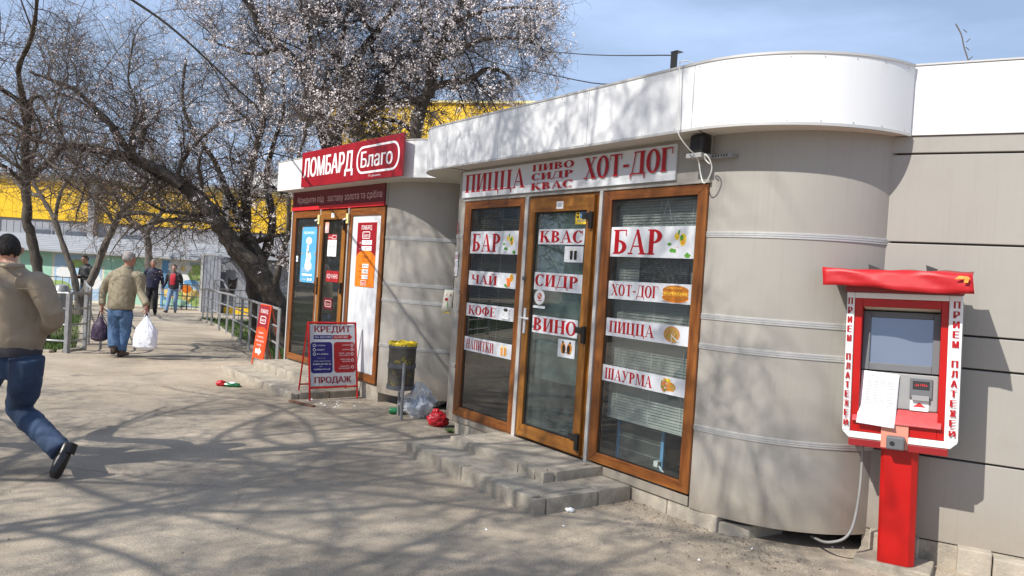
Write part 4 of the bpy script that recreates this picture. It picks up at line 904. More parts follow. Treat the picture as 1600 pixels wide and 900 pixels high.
f = Flat(-.002); f.sans('відкриваємо', -.19, .17, .70, .045, 'paper', .0); f.ell(0, .60, .10, .055, 'cream'); f.poly([(-.07, .37), (.0, .36), (.01, .53), (-.06, .54)], 'paper')
f.poly([(-.03, .25), (.05, .28), (.11, .36), (.06, .44), (-.02, .42)], 'cream'); f.ell(.01, .24, .12, .07, 'cream'); f.ell(-.02, .30, .06, .08, 'paper'); f.rect(-.03, .42, -.012, .46, 'black_print'); f.rect(.0, .42, .018, .455, 'black_print')
f.sans('гроші до зарплати', -.19, .14, .185, .024, 'paper', 0); f.sans('за 15 хвилин', -.19, .06, .15, .024, 'paper', 0); f.rect(-.18, .095, .16, .125, 'paper'); f.ell(.04, .045, .035, .022, 'paper'); f.ell(.13, .045, .035, .022, 'paper'); f.sans('ломбард', -.18, -.03, .035, .02, 'paper', 0)
for x, z in ((-.245, .77), (-.245, .4), (-.245, .0), (.2, .77), (.2, .4), (.2, 0)): f.rect(x, z, x+.05, z+.03, 'grey_print')
f.build('print', t)
t = local_thing('sticker', 'tiny white sticker beside the blue poster', 'sticker', PAWNM, PAWN_RZ, -2.56, -.0005, 1.60); MB().box(-.03, .03, -.002, 0, 0, .085, 'paper').build('backing', t); f = Flat(-.002); f.ell(0, .04, .015, .018, 'blue_print'); f.build('print', t)
t = local_thing('sticker', 'pink sticker high on the pawnshop door glass', 'sticker', PAWNM, PAWN_RZ, -1.60, -.0135, 2.02); MB().box(-.075, .075, -.002, 0, 0, .15, 'orange').build('backing', t); f = Flat(-.002); f.rect(-.04, .0, .075, .14, 'pink_print'); f.ell(-.01, .07, .03, .03, 'white_print'); f.sans('%', -.03, .01, .05, .04, 'orange2', 0); f.build('print', t)
t = local_thing('notice', 'white sheet with red heading on the pawnshop door', 'notice', PAWNM, PAWN_RZ, -1.40, -.0135, 1.70); MB().box(-.135, .135, -.002, 0, 0, .30, 'paper').build('sheet', t); f = Flat(-.002); f.rect(-.135, .225, .135, .30, 'crimson'); f.sans('ломбард', -.12, -.01, .25, .022, 'paper', 0); oval(f, 0, .12, .237, .29, .015, .006, 'paper', 'crimson'); f.sans('10:00–19:00', -.08, .08, .12, .022, 'grey_print', 0); f.build('print', t)
t = local_thing('door_plate', 'red sign reading ВІДЧИНЕНО on the pawnshop door', 'sign', PAWNM, PAWN_RZ, -1.34, -.0135, 1.355); MB().box(-.185, .185, -.003, 0, 0, .15, 'crimson').build('backing', t); f = Flat(-.003); f.sans('ВІДЧИНЕНО', -.16, .16, .05, .055, 'white_print', .0); f.build('lettering', t)
t = local_thing('door_plate', 'faint dull red round-cornered sign low on the pawnshop door', 'sign', PAWNM, PAWN_RZ, -1.42, -.0135, .98); MB().box(-.13, .13, -.003, 0, 0, .15, 'banner_dark').build('backing', t); f = Flat(-.003); oval(f, -.1, .1, .03, .12, .03, .01, 'pink_print', 'banner_dark'); f.sans('Благо', -.07, .07, .055, .035, 'pink_print', 0); f.build('print', t)
t = local_thing('rate_board', 'burgundy and orange price poster on the white pawnshop panel', 'poster', PAWNM, PAWN_RZ, -.445, -.0045, 1.335)
MB().box(-.25, .25, -.006, 0, 0, .815, 'orange').build('backing', t)
f = Flat(-.006); f.poly([(-.25, .815), (-.25, .40)]+[(.25*math.cos(math.radians(a)), .36+.10*math.sin(math.radians(a))) for a in range(170, 5, -11)]+[(.25, .40), (.25, .815)], 'banner_red')
f.sans('ЛОМБАРД', -.15, .13, .725, .055, 'white_print', .01); oval(f, -.11, .09, .61, .70, .02, .01, 'white_print', 'banner_red'); f.sans('Благо', -.08, .06, .632, .042, 'white_print', .01)
for z, tx in ((.54, '999 проби'), (.465, '585 проби')):
    f.sans('до', -.17, -.13, z+.01, .022, 'white_print', 0); f.rect(-.11, z-.006, .15, z+.05, 'white_print'); f.sans('1 875', -.07, .10, z+.006, .036, 'dark_print', .01)
f.sans('ГРИВНІ', -.09, .08, .36, .035, 'bun', 0); f.sans('за грам золота', -.12, .13, .32, .018, 'bun', 0)
for z in (.245, .175, .105):
    f.sans('від', -.15, -.08, z+.01, .018, 'dark_print', 0); f.rect(-.06, z-.005, .10, z+.045, 'white_print'); f.sans('875' if z > .2 else '583' if z > .15 else '0 750', -.05, .09, z+.006, .03, 'black_print', .01)
oval(f, -.08, .06, .02, .08, .015, .006, 'white_print', 'orange2'); f.sans('Благо', -.06, .04, .036, .026, 'white_print', 0); f.build('print', t)

# ================================================================== PAYMENT KIOSK
KRZ = math.radians(-30); LEAN = math.radians(-1.6)
KP = Vector(SIDE_P) + Vector((.88048, -.47409, 0))*.095 - Vector((.47409, .88048, 0))*.215
KP.z = .04
kio = thing('payment_kiosk', 'red and white payment terminal on a red post in front of the side wall', 'payment kiosk', KP, rot=(0, LEAN, KRZ))
mb = MB(); mb.prism([(-.085, -.075), (-.07, -.09), (.07, -.09), (.10, -.06), (.10, .09), (-.085, .09)], 0, .72, 'kiosk_red'); mb.build('post', kio, bevel=.004)
kio.scale = (1.06, 1, .985)
# housing: a faceted white shell
def yz_prism(mb, prof, x0, x1, m_):
    n = len(prof); vs = [(x0, p[0], p[1]) for p in prof]+[(x1, p[0], p[1]) for p in prof]
    return mb.add(vs, [tuple(range(n)), tuple(range(n, 2*n))[::-1]]+[(i, (i+1) % n, n+(i+1) % n, n+i) for i in range(n)], m_)
FY = -.13
mb = MB()
out_poly = [(-.285, 1.60), (-.285, .77), (-.255, .735), (.255, .735), (.285, .77), (.285, 1.60)]
for x0, x1 in ((-.285, -.245), (.22, .285)): mb.box(x0, x1, FY, .14, .775, 1.62, 'kiosk_white')
mb.box(-.245, .22, FY, .14, 1.585, 1.62, 'kiosk_white')
mb.prism_y([(-.285, .774), (-.25, .735), (.25, .735), (.285, .774)], FY, .14, 'kiosk_white')
mb.box(-.2445, .2195, .10, .139, .775, 1.584, 'kiosk_dark')
fixn(mb.build('housing', kio, bevel=.005))
mb = MB(); mb.box(-.285, .285, .12, .142, .70, 1.63, 'bezel2'); mb.box(.2855, .29, -.02, .13, .80, 1.58, 'bezel2'); mb.build('back_shell', kio, bevel=.003)
mb = MB(); mb.box(-.245, -.205, FY+.012, .1, .776, 1.584, 'kiosk_red'); mb.box(.185, .2195, FY+.012, .1, .776, 1.584, 'kiosk_red'); mb.box(-.205, .185, FY+.012, .1, 1.535, 1.584, 'kiosk_red'); mb.box(-.205, .185, FY+.012, .1, .776, .845, 'kiosk_red'); fixn(mb.build('red_surround', kio, bevel=.003))
mb = MB(); yz_prism(mb, [(FY+.04, 1.534), (.09, 1.534), (.09, 1.50)], -.2, .18, 'cream'); mb.build('canopy_lining', kio)
# screen, tilted back
mb = MB(); tilt = Matrix.Translation(Vector((0, FY+.075, 1.15))) @ Matrix.Rotation(math.radians(-9), 4, 'X')
mb.box(-.204, -.165, -.012, .02, 0, .36, 'bezel', tilt); mb.box(.148, .184, -.012, .02, 0, .36, 'bezel', tilt); mb.box(-.165, .148, -.012, .02, 0, .045, 'bezel', tilt); mb.box(-.165, .148, -.012, .02, .325, .36, 'bezel', tilt); fixn(mb.build('screen_bezel', kio, bevel=.003))
mb = MB(); mb.box(-.165, .148, .004, .016, .045, .325, 'screen', tilt); mb.build('screen', kio)
mb = MB(); pn = Matrix.Translation(Vector((0, FY+.055, .93))) @ Matrix.Rotation(math.radians(-6), 4, 'X')
mb.box(-.204, .184, -.004, .02, 0, .215, 'bezel2', pn); mb.build('front_panel', kio, bevel=.008, seg=3)
mb = MB(); mb.box(.045, .155, -.016, -.0045, .075, .19, 'bezel', pn); mb.box(.058, .142, -.03, -.0165, .06, .09, 'bezel2', pn); mb.box(.06, .142, -.018, -.0165, .125, .175, 'black', pn); o = mb.build('note_slot', kio, bevel=.003)
mb = MB(); vs, fs = text_geo('-24 ГРН-', .02); a, b = min(v[0] for v in vs), max(v[0] for v in vs)
mb.add([tuple(pn @ Vector((.068+(v[0]-a)/(b-a)*.066, -.0195, .145+v[1]*.018))) for v in vs], fs, 'red_print'); mb.build('display_text', o)
mb = MB(); mb.box(.05, .14, -.0065, -.0045, .0, .058, 'paper', pn); lab = mb.build('arrow_label', kio)
mb = MB(); mb.add([tuple(pn @ Vector(p)) for p in ((.062, -.0072, .022), (.128, -.0072, .022), (.095, -.0072, .05))], [(0, 1, 2)], 'red_print')
vs, fs = text_geo('КУПЮРЫ СЮДА', 0); a, b = min(v[0] for v in vs), max(v[0] for v in vs)
mb.add([tuple(pn @ Vector((.058+(v[0]-a)/(b-a)*.074, -.0072, .007+v[1]*.011))) for v in vs], fs, 'red_print'); mb.build('arrow', lab)
mb = MB(); yz_prism(mb, [(FY+.06, .928), (FY-.012, .85), (FY-.012, .842), (FY+.06, .842)], -.235, .205, 'shelf'); fixn(mb.build('shelf', kio, bevel=.002))
mb = MB(); mb.box(-.25, .24, FY-.002, .13, .690, .733, 'kiosk_dark'); mb.build('bottom_tray', kio, bevel=.003)
mb = MB(); mb.box(-.29, .29, FY-.03, .12, 1.622, 1.68, 'kiosk_dark'); mb.box(.26, .292, FY-.035, .0, 1.63, 1.70, 'kiosk_white'); mb.build('header', kio, bevel=.004)
mb = MB(); nx, nz_ = 26, 5; vs = []
for j in range(nz_):
    for i in range(nx):
        u, v = i/(nx-1), j/(nz_-1)
        x = -.405+.725*u+.01*(1-v); z = 1.640+.108*v+.012*math.sin(u*7)*(.5-v)+(.016*(1-u))-.014*u
        vs.append((x, FY-.15-.02*(1-v)+.008*math.sin(u*9+v*3)+.005*math.sin(u*23+v*7)+.005*noise.noise(Vector((u*14, v*4, 0))), z))
fs = [(j*nx+i, j*nx+i+1, (j+1)*nx+i+1, (j+1)*nx+i) for j in range(nz_-1) for i in range(nx-1)]
k = len(vs); vs += [(-.39+.72*i/(nx-1), .02, 1.765+.004*math.sin(i)) for i in range(nx)]
fs += [((nz_-1)*nx+i, (nz_-1)*nx+i+1, k+i+1, k+i) for i in range(nx-1)]
o = MB().add(vs, fs, 'awning').build('awning', kio, smooth=180); so_ = o.modifiers.new('s', 'SOLIDIFY'); so_.thickness = .002
mb = MB(); mb.poly([(.24, FY-.181, 1.708), (.31, FY-.182, 1.711), (.30, FY-.180, 1.724), (.26, FY-.178, 1.728)], 'bun2'); mb.poly([(.28, FY-.185, 1.69), (.30, FY-.185, 1.69), (.305, FY-.183, 1.716), (.285, FY-.183, 1.716)], 'bun2'); mb.build('torn_patch', kio)
for x in (-.18, .11):
    MB().poly([(x, -.05, 1.70), (x+.05, -.05, 1.77), (x-.01, -.04, 1.795)], 'black').build('awning_clip', kio)
f = Flat(FY)
for j, ch in enumerate('ПРИЕМ ПЛАТЕЖЕЙ'):
    if ch == ' ': continue
    z = 1.545-j*.0565
    f.sans(ch, -.279, -.254, z, .040 if ch != 'Й' else .034, 'serif_red', .07); f.sans(ch, .240, .272, z, .040 if ch != 'Й' else .034, 'serif_red', .07)
f.build('lettering', kio)
mb = MB(); mb.box(-.085, .05, FY-.003, FY+.0, .70, .86, 'tape'); mb.build('tape', kio)
mb = MB(); mb.box(-.055, .035, FY-.055, FY-.004, .70, .778, 'bezel'); o = mb.build('padlock_box', kio, bevel=.01, seg=3)
mb = MB(); mb.tube([(-.025, FY-.056, .738), (-.025, FY-.058, .738)], .013, 'black', n=12); mb.build('keyhole', o)
SY = lambda v: (FY+.040+.022*(v-.32)/.68) if v > .32 else (FY-.030+.070*(v/.32))
t = thing('paper_notice', 'white printed sheet taped to the front of the payment kiosk', 'notice', KP, rot=(0, LEAN, KRZ)); t.scale = (1.06, 1, .985)
mb = MB(); vs = []
for j in range(7):
    v = j/6
    for i in range(6):
        u = i/5; vs.append((-.205+.192*u+.012*v-.006, SY(v)+.002*math.sin(u*5), .835+.31*v-.012*u))
mb.add(vs, [(j*6+i, j*6+i+1, (j+1)*6+i+1, (j+1)*6+i) for j in range(6) for i in range(5)], 'paper'); o = mb.build('sheet', t, smooth=180)
so_ = o.modifiers.new('s', 'SOLIDIFY'); so_.thickness = .0006
mb = MB()
for k in range(20):
    z = .835+.31*(.93-.03*k-.02*(k > 2)); v = (z-.835)/.31
    x0 = -.185+.012*v; x1 = x0+(.155 if k not in (0, 1, 9) else .09)*rng.uniform(.8, 1)
    y = SY(v)-.001
    for q in range(4): 
        a, b = x0+(x1-x0)*q/4+.002, x0+(x1-x0)*(q+1)/4-.002
        mb.add([(a, y-.0035+.0, z), (b, y-.0035, z), (b, y-.0035, z+.0025), (a, y-.0035, z+.0025)], [(0, 1, 2, 3)], 'grey_print')
mb.build('printed_lines', t)
t = thing('base_slab', 'small pale concrete slab under the kiosk post', 'slab', (KP.x, KP.y, 0), math.radians(-33))
MB().box(-.21, .20, -.12, .16, -.03, .042, 'concrete').build('slab', t, bevel=.008)
t = thing('conduit', 'grey plastic pipe bending from behind the kiosk into the gap under the wall', 'pipe', KP)
pts = [at(1348, 690, 4.66), at(1347, 720, 4.66), at(1344, 760, 4.64), at(1338, 800, 4.62), at(1330, 828, 4.60), at(1318, 842, 4.60), at(1300, 847, 4.64), at(1285, 846, 4.72), at(1268, 838, 4.85)]
MB().tube([p-KP for p in smooth_pts(pts)], .0085, 'conduit', n=8).build('pipe', t, smooth=60)

# ================================================================== PAVEMENT SIGNS
p0, p1 = Vector((-2.319, 9.118, -.042)), Vector((-1.83, 9.50, -.05)); d = p1-p0; d.z = 0; L = d.length
t = thing('pavement_sign', 'red framed КРЕДИТ ПРОДАЖ A-board standing by the pawnshop steps', 'A-board', (p0+p1)/2, math.atan2(d.y, d.x))
h = .93; lean = .17
def fr_pt(x, z, y=0): return (x, y+lean*z/h, z)
mb = MB()
for s_ in (-1, 1):
    mb.tube([fr_pt(s_*L/2, 0), fr_pt(s_*L/2, h)], .013, 'kiosk_red', n=4); mb.tube([(s_*L/2, .36, -.01), (s_*L/2, lean+.012, h)], .011, 'kiosk_red', n=4)
for z in (.15, h-.01): mb.tube([fr_pt(-L/2, z), fr_pt(L/2, z)], .013, 'kiosk_red', n=4)
mb.tube([(-L/2, .33, .15), (L/2, .33, .15)], .01, 'kiosk_red', n=4)
mb.build('frame', t)
rotx = Matrix.Rotation(-math.atan2(lean, h), 4, 'X')
mb = MB(); mb.box(-L/2+.015, L/2-.015, -.004, .0, .17, h*1.016-.03, 'sticker', rotx); pb = mb.build('panel', t)
f = Flat(-.004); zt = .935; a, b = -L/2+.03, L/2-.03
f.sans('КРЕДИТ', a+.04, b-.04, .82, .078, 'dark_print', .05)
f.rect(a+.03, .735, -.005, .785, 'navy'); f.sans('без ЗАСТАВИ', a+.045, -.02, .75, .024, 'white_print', 0); f.poly([(0, .735), (b-.07, .735), (b-.07, .718), (b-.02, .76), (b-.07, .802), (b-.07, .785), (0, .785)], 'crimson'); f.sans('під ЗАСТАВУ', .015, b-.08, .75, .024, 'white_print', 0)
f.rrect(a-.012, .325, -.012, .70, .04, 'navy'); f.rrect(.008, .325, b+.012, .70, .04, 'crimson')
for k, tx in enumerate(('готівка', 'швидко', 'без довідок')): f.ell(a+.035, .66-.052*k, .019, .019, 'white_print'); f.ell(a+.035, .66-.052*k, .013, .013, 'navy'); f.sans(tx, a+.065, a+.065+(.11, .10, .15)[k], .652-.052*k, .018, 'white_print', 0)
f.rect(a+.07, .505, a+.18, .507, 'white_print'); f.sans('умови кредитування', a+.02, -.04, .465, .012, 'white_print', 0); f.sans('0-800-20-20-32', a+.015, -.03, .425, .020, 'white_print', .008); f.sans('або', a+.10, a+.13, .40, .012, 'white_print', 0); f.sans('cashpoint.ua', a+.025, -.045, .365, .020, 'white_print', .008)
for k, (tx, wd) in enumerate((('золото', .10), ('срібло', .10), ('телефони', .15), ('ноутбуки', .14), ('побутова', .13), ('техніка', .11), ('електро-', .13), ('інструмент', .15))):
    z = (.655, .60, .555, .53, .48, .455, .395, .37)[k]; f.sans(tx, b-.06-wd, b-.06, z, .016, 'white_print', 0)
for z in (.66, .608, .55, .475, .39): f.ell(b-.03, z, .019, .019, 'white_print'); f.ell(b-.03, z, .013, .013, 'crimson')
f.sans('ПРОДАЖ', a+.03, b-.05, .205, .075, 'dark_print', .05)
f.mb.v = [tuple(rotx @ Vector(v)) for v in f.mb.v]; f.build('print', pb)

p0, p1 = gp(390, 568), Vector((-3.80, 12.02, -.10)); d = p1-p0; d.z = 0; L = .44; c_ = (p0+p1)/2
t = thing('pavement_sign', 'slim orange and red ЛОМБАРД A-board with white arrow by the railing', 'A-board', c_, math.atan2(d.y, d.x))
h = .97; lean = .10; rotx = Matrix.Rotation(-math.atan2(lean, h), 4, 'X')
mb = MB()
for s_ in (-1, 1): mb.tube([(s_*L/2, 0, 0), (s_*L/2, lean, h)], .013, 'orange2', n=4); mb.tube([(s_*L/2, .32, 0), (s_*L/2, lean+.01, h)], .011, 'orange2', n=4)
mb.tube([(-L/2, lean, h), (L/2, lean, h)], .013, 'orange2', n=4); mb.build('frame', t)
pb = MB().box(-L/2, L/2, -.016, -.012, .12, h, 'orange2', rotx).build('panel', t)
f = Flat(-.016); f.poly([(-L/2, h), (-L/2, .56)]+[(L/2*math.cos(math.radians(a_)), .56+.07*math.sin(math.radians(a_))) for a_ in range(170, 5, -11)]+[(L/2, .56), (L/2, h)], 'banner_red')
f.sans('ЛОМБАРД', -.16, .16, .85, .06, 'white_print', .01); oval(f, -.12, .12, .68, .80, .03, .012, 'white_print', 'banner_red'); f.sans('Благо', -.09, .09, .715, .05, 'white_print', .01)
for k, tx in enumerate(('Кредити', 'під заставу', 'золота, срібла,', 'техніки')): f.sans(tx, -(.1, .13, .18, .1)[k], (.1, .13, .18, .1)[k], .52-.065*k, .03, 'white_print', .005)
f.poly([(-.12, .20), (.03, .20), (.03, .165), (.13, .235), (.03, .305), (.03, .27), (-.12, .27)], 'white_print')
f.mb.v = [tuple(rotx @ Vector(v)) for v in f.mb.v]; f.build('print', pb)

# ================================================================== BIN, BAGS, LITTER
bp_ = Vector((-1.15, 8.38, -.03))
t = thing('litter_bin', 'rusty round litter bin with yellow liner on two pipe legs', 'litter bin', bp_, math.radians(-48))
mb = MB(); ns = 28
for z0 in (.31, ):
    m_ = 'bin_metal'; prof = [(.0, z0), (.138, z0), (.144, z0+.02), (.150, .80), (.142, .80), (.134, z0+.03), (0, z0+.03)]
    vs = [(r*math.cos(2*math.pi*k/ns), r*math.sin(2*math.pi*k/ns), z) for r, z in prof for k in range(ns)]
    mb.add(vs, [(j*ns+k, j*ns+(k+1) % ns, (j+1)*ns+(k+1) % ns, (j+1)*ns+k) for j in range(len(prof)-1) for k in range(ns)], m_)
o = mb.build('drum', t, smooth=50)
for z in (.315, .55, .765):
    mb = MB(); path = [(math.cos(-2*math.pi*k/ns)*.155, math.sin(-2*math.pi*k/ns)*.155) for k in range(ns+1)]
    strip(path[::-1], z, z+.045, .008, 'bin_band', mb=mb); mb.build('band', t, smooth=40)
mb = MB(); vs = []; nn = 36
for j, (r, z) in enumerate(((.153, .785), (.157, .80), (.154, .823), (.138, .827), (.12, .68))):
    for k in range(nn): a = 2*math.pi*k/nn; e = .005*math.sin(k*2.7+j)+.004*math.sin(k*5.1)+.012*max(0, noise.noise(Vector((k*.3, j, 0)))); vs.append(((r+e*.5)*math.cos(a), (r+e*.5)*math.sin(a), z+e*1.3*(j < 4)))
mb.add(vs, [(j*nn+k, j*nn+(k+1) % nn, (j+1)*nn+(k+1) % nn, (j+1)*nn+k) for j in range(4) for k in range(nn)], 'bin_liner'); mb.build('liner', t, smooth=60)
mb = MB(); mb.tube([(-.09, .05, -.03), (-.09, .05, .33)], .014, 'rail', n=8); mb.build('leg', t, smooth=60)
mb = MB(); mb.tube([(.165, -.08, -.05), (.165, -.08, .62)], .018, 'rail', n=8); mb.box(.10, .165, -.09, -.07, .30, .33, 'rail'); mb.build('leg', t, smooth=60)

def blob(name, parent, cx, cy, cz, sx, sy, sz, m_, crump=.2, sub=4, seed=0, taper=0, lo=None):
    bm = bmesh.new(); bmesh.ops.create_icosphere(bm, subdivisions=sub, radius=1)
    for v in bm.verts:
        p = v.co.copy(); q = p*2.3+Vector((seed, seed*.7, 0)); k = 1+crump*(noise.noise(q)+.5*abs(noise.noise(q*2.4))+.3*noise.noise(q*6))
        tz = 1-taper*max(0, p.z)
        v.co = Vector((cx+p.x*sx*k*tz, cy+p.y*sy*k*tz, cz+p.z*sz*(1+crump*.5*noise.noise(q*1.3))))
        if lo is not None and v.co.z < lo: v.co.z = lo+.1*(v.co.z-lo)
    me = bpy.data.meshes.new(name); bm.to_mesh(me); bm.free(); me.materials.append(M[m_]); me.shade_smooth()
    o = bpy.data.objects.new(name, me); col.objects.link(o); o.parent = parent; return o
c_ = gp(655, 655)
t = thing('plastic_bag', 'large clear plastic bag of rubbish slumped beside the bin', 'bag', c_)
blob('bag', t, -.02, .10, .17, .15, .12, .20, 'poly', .7, sub=5, seed=2, taper=.35, lo=.0)
blob('contents', t, .01, .10, .15, .08, .07, .10, 'sky_paint', .5, sub=3, seed=5); blob('contents', t, -.06, .12, .08, .07, .06, .06, 'white_bag', .5, sub=3, seed=9)
c2_ = gp(676, 640)
t = thing('plastic_bag', 'pale green tinted clear bag leaning on the wall behind the red bag', 'bag', c2_)
blob('bag', t, .0, .14, .18, .15, .10, .17, 'poly', .65, sub=5, seed=12, lo=0); blob('contents', t, .0, .15, .16, .11, .07, .10, 'mint', .5, sub=3, seed=15)
t = thing('plastic_bag', 'crumpled red plastic bag at the foot of the wall', 'bag', gp(684, 667))
blob('bag', t, 0, .02, .075, .095, .08, .085, 'red_bag', .55, seed=21, lo=0); blob('handles', t, -.03, .0, .15, .035, .03, .04, 'red_bag', .6, sub=3, seed=25)
t = thing('bottle', 'green plastic bottle lying between the bin legs', 'bottle', gp(625, 648))
mb = MB(); mb.tube([(-.12, 0, .04), (-.11, 0, .04), (.02, .02, .04), (.06, .03, .042), (.09, .035, .043), (.11, .04, .044)], [.03, .038, .038, .03, .014, .014], 'green_bag', n=12); mb.build('body', t, smooth=50); MB().tube([(.11, .04, .044), (.125, .043, .044)], .016, 'white', n=8).build('cap', t)
t = thing('weed', 'small green weed at the corner of the upper step', 'weed', gp(703, 676))
mb = MB()
for k in range(34):
    a = rng.uniform(0, 6.3); l_ = rng.uniform(.03, .08); h_ = rng.uniform(.01, .05); w2_ = .008
    p = Vector((math.cos(a)*l_, math.sin(a)*l_, h_)); s2 = Vector((-math.sin(a), math.cos(a), 0))*w2_
    mb.add([(0, 0, .0), tuple(p*.6+s2), tuple(p), tuple(p*.6-s2)], [(0, 1, 2, 3)], 'leaf')
mb.build('leaves', t, kind='stuff')
t = thing('crumpled_wrapper', 'crumpled red green and white wrapper lying on the open asphalt', 'litter', gp(357, 604))
blob('wrapper', t, -.10, 0, .035, .06, .05, .04, 'red_bag', .6, sub=3, seed=31); blob('wrapper', t, .03, 0, .025, .11, .05, .03, 'green_bag', .6, sub=3, seed=33); blob('wrapper', t, .05, .0, .045, .04, .03, .02, 'paper', .6, sub=3, seed=35)
t = thing('paper_scrap', 'crumpled white paper scrap in front of the steps', 'litter', gp(890, 800)); blob('scrap', t, 0, 0, .014, .03, .02, .016, 'paper', .7, sub=3, seed=41)
for (px, py, lb) in ((455, 628, 'old brown plank lying at the corner of the pawnshop steps'), (383, 578, 'thin brown stick lying beside the orange A-board')):
    t = thing('plank', lb, 'plank', gp(px, py), .3 if px > 400 else -.2)
    MB().box(-.02, .42 if px > 400 else .2, -.025, .02, .0, .025, 'plank').build('board', t, bevel=.004).rotation_euler.z = -.95 if px > 400 else 0
mb = MB()
def pebble(x, y, s, m_):
    z = ground_h(x, y)
    a = [Vector((rng.gauss(0, 1), rng.gauss(0, 1), rng.gauss(0, .5))).normalized()*s*rng.uniform(.6, 1.2) for _ in range(1)]
    r1 = rng.uniform(0, 6.3); vs = []
    for k in range(5): vs.append((x+s*math.cos(r1+k*1.257)*rng.uniform(.6, 1.2), y+s*math.sin(r1+k*1.257)*rng.uniform(.6, 1.2), z-.002))
    vs.append((x+rng.uniform(-.3, .3)*s, y+rng.uniform(-.3, .3)*s, z+s*.6)); mb.add(vs, [(k, (k+1) % 5, 5) for k in range(5)], m_)
for _ in range(3600):
    u = rng.random()
    if u < .45: q = BARM @ Vector((rng.uniform(-2.9, 1.3), -abs(rng.gauss(0, .22))-.02, 0)) if rng.random() < .5 else BARM @ Vector((rng.uniform(.0, 1.6), .2-abs(rng.gauss(0, .35)), 0))
    elif u < .6: q = PAWNM @ Vector((rng.uniform(-.5, 1.2), -abs(rng.gauss(0, .3)), 0))
    elif u < .75: q = SIDEM @ Vector((rng.uniform(-.1, 1.6), -.1-abs(rng.gauss(0, .2)), 0))
    elif u < .85: q = Vector((-4.2+rng.gauss(0, .6), 9.3+rng.gauss(0, .4), 0))
    else: q = Vector((rng.uniform(-6, 3), rng.uniform(4, 12), 0))
    pebble(q.x, q.y, rng.uniform(.003, .011), rng.choice(['concrete', 'concrete2', 'soil', 'soil', 'bark_grey']))
for _ in range(26): 
    q = PAWNM @ Vector((rng.uniform(-.45, .3), rng.uniform(-.75, -.2), 0)); pebble(q.x, q.y, rng.uniform(.008, .022), 'paper')
for px, py in ((1175, 857), (1092, 876), (1318, 855), (1300, 854), (880, 822), (340, 575), (760, 828)):
    q = gp(px, py); pebble(q.x, q.y, .014, 'paper')
for _ in range(420):
    q = BARM @ Vector((rng.uniform(-.2, 1.4), -abs(rng.gauss(0, .3))+.1, 0)); l_ = rng.uniform(.01, .035); a = rng.uniform(0, 6.3); z = ground_h(q.x, q.y)+.003
    mb.add([(q.x, q.y, z), (q.x+l_*math.cos(a), q.y+l_*math.sin(a), z+rng.uniform(0, .012)), (q.x+l_*.5*math.cos(a+.5), q.y+l_*.5*math.sin(a+.5), z+.003)], [(0, 1, 2)], rng.choice(['twig', 'plank', 'bark']))
mb.build('gravel', kind='stuff', label='pebbles, grit and dry leaf bits scattered along the wall foot', cat='grit')
# ================================================================== RAILINGS
def railing(name, label, pts, heights, rails, post_r=.022, rail_r=.016, m_='rail', post_step=None, ph=.97, group='railings'):
    P_ = [Vector(p) for p in pts]; base = P_[0]
    t = thing(name, label, 'railing', base, 0, group)
    for p in P_:
        q = p-base; MB().box(q.x-post_r, q.x+post_r, q.y-post_r, q.y+post_r, q.z-.05, q.z+ph, m_).build('post', t, bevel=.004)
    for k, z in enumerate(rails):
        mb = MB(); mb.tube(smooth_pts([p-base+Vector((0, 0, z)) for p in P_], 4), rail_r if k else rail_r*1.5, m_, n=6); mb.build('rail', t, smooth=60)
    return t
def G3(x, y): return (x, y, gz(x, y))
railing('railing', 'grey metal railing curving along the right edge of the path', [G3(-9.4, 23.5), G3(-8.75, 22.2), G3(-8.1, 20.85), G3(-7.3, 19.3), G3(-6.7, 18.2), G3(-6.15, 17.1), G3(-5.55, 15.9), G3(-5.0, 14.8), G3(-4.45, 13.6), G3(-3.95, 12.6), (-3.50, 11.65, -.09)], None, (.95, .68, .42), ph=.95)
railing('railing', 'grey metal railing across the lawn edge, ending at the corner post', [G3(-13.5, 12.2), G3(-12.0, 12.22), G3(-10.2, 12.25), G3(-8.6, 12.27), G3(-7.08, 12.3)], None, (.97, .72, .46, .20), post_r=.03)
railing('railing', 'grey metal railing running away along the left side of the path', [G3(-7.08, 12.35), G3(-7.12, 12.9), G3(-7.7, 14.05), G3(-8.6, 15.7), G3(-9.6, 17.4), G3(-10.8, 19.5), G3(-12.0, 21.6), G3(-13.4, 24.1)], None, (.97, .72, .46, .20), post_r=.026)
# low dark fence before the mural
def low_fence(pts, label, nb):
    P_ = [Vector(p) for p in pts]; base = P_[0]; t = thing('metal_fence', label, 'fence', base, 0, 'low metal fences')
    for a, b in zip(P_, P_[1:]):
        for z in (.12, .5, .92): MB().tube([a-base+Vector((0, 0, z)), b-base+Vector((0, 0, z))], .018, 'rail_dark', n=5).build('rail', t)
        for k in range(nb+1):
            q = a.lerp(b, k/nb)-base; MB().tube([q, q+Vector((0, 0, .95))], .022 if k in (0, nb) else .011, 'rail_dark', n=5).build('post' if k in (0, nb) else 'bar', t)
low_fence([G3(-13.5, 28.2), G3(-11.9, 28.2), G3(-10.3, 28.2)], 'dark bar fence in front of the painted wall beside the grey shed', 9)
low_fence([G3(-24.5, 27.9), G3(-21.5, 27.9), G3(-18.5, 27.9), G3(-15.6, 27.9)], 'dark bar fence in front of the mint green painted wall', 12)
low_fence([G3(-9.3, 24.5), G3(-7.4, 24.6), G3(-5.4, 24.2)], 'thin grey barrier in front of the grey shed', 3)
t = thing('hooped_rail', 'pale bent pipe hoop at the far end of the right railing', 'railing', G3(-9.15, 23.6))
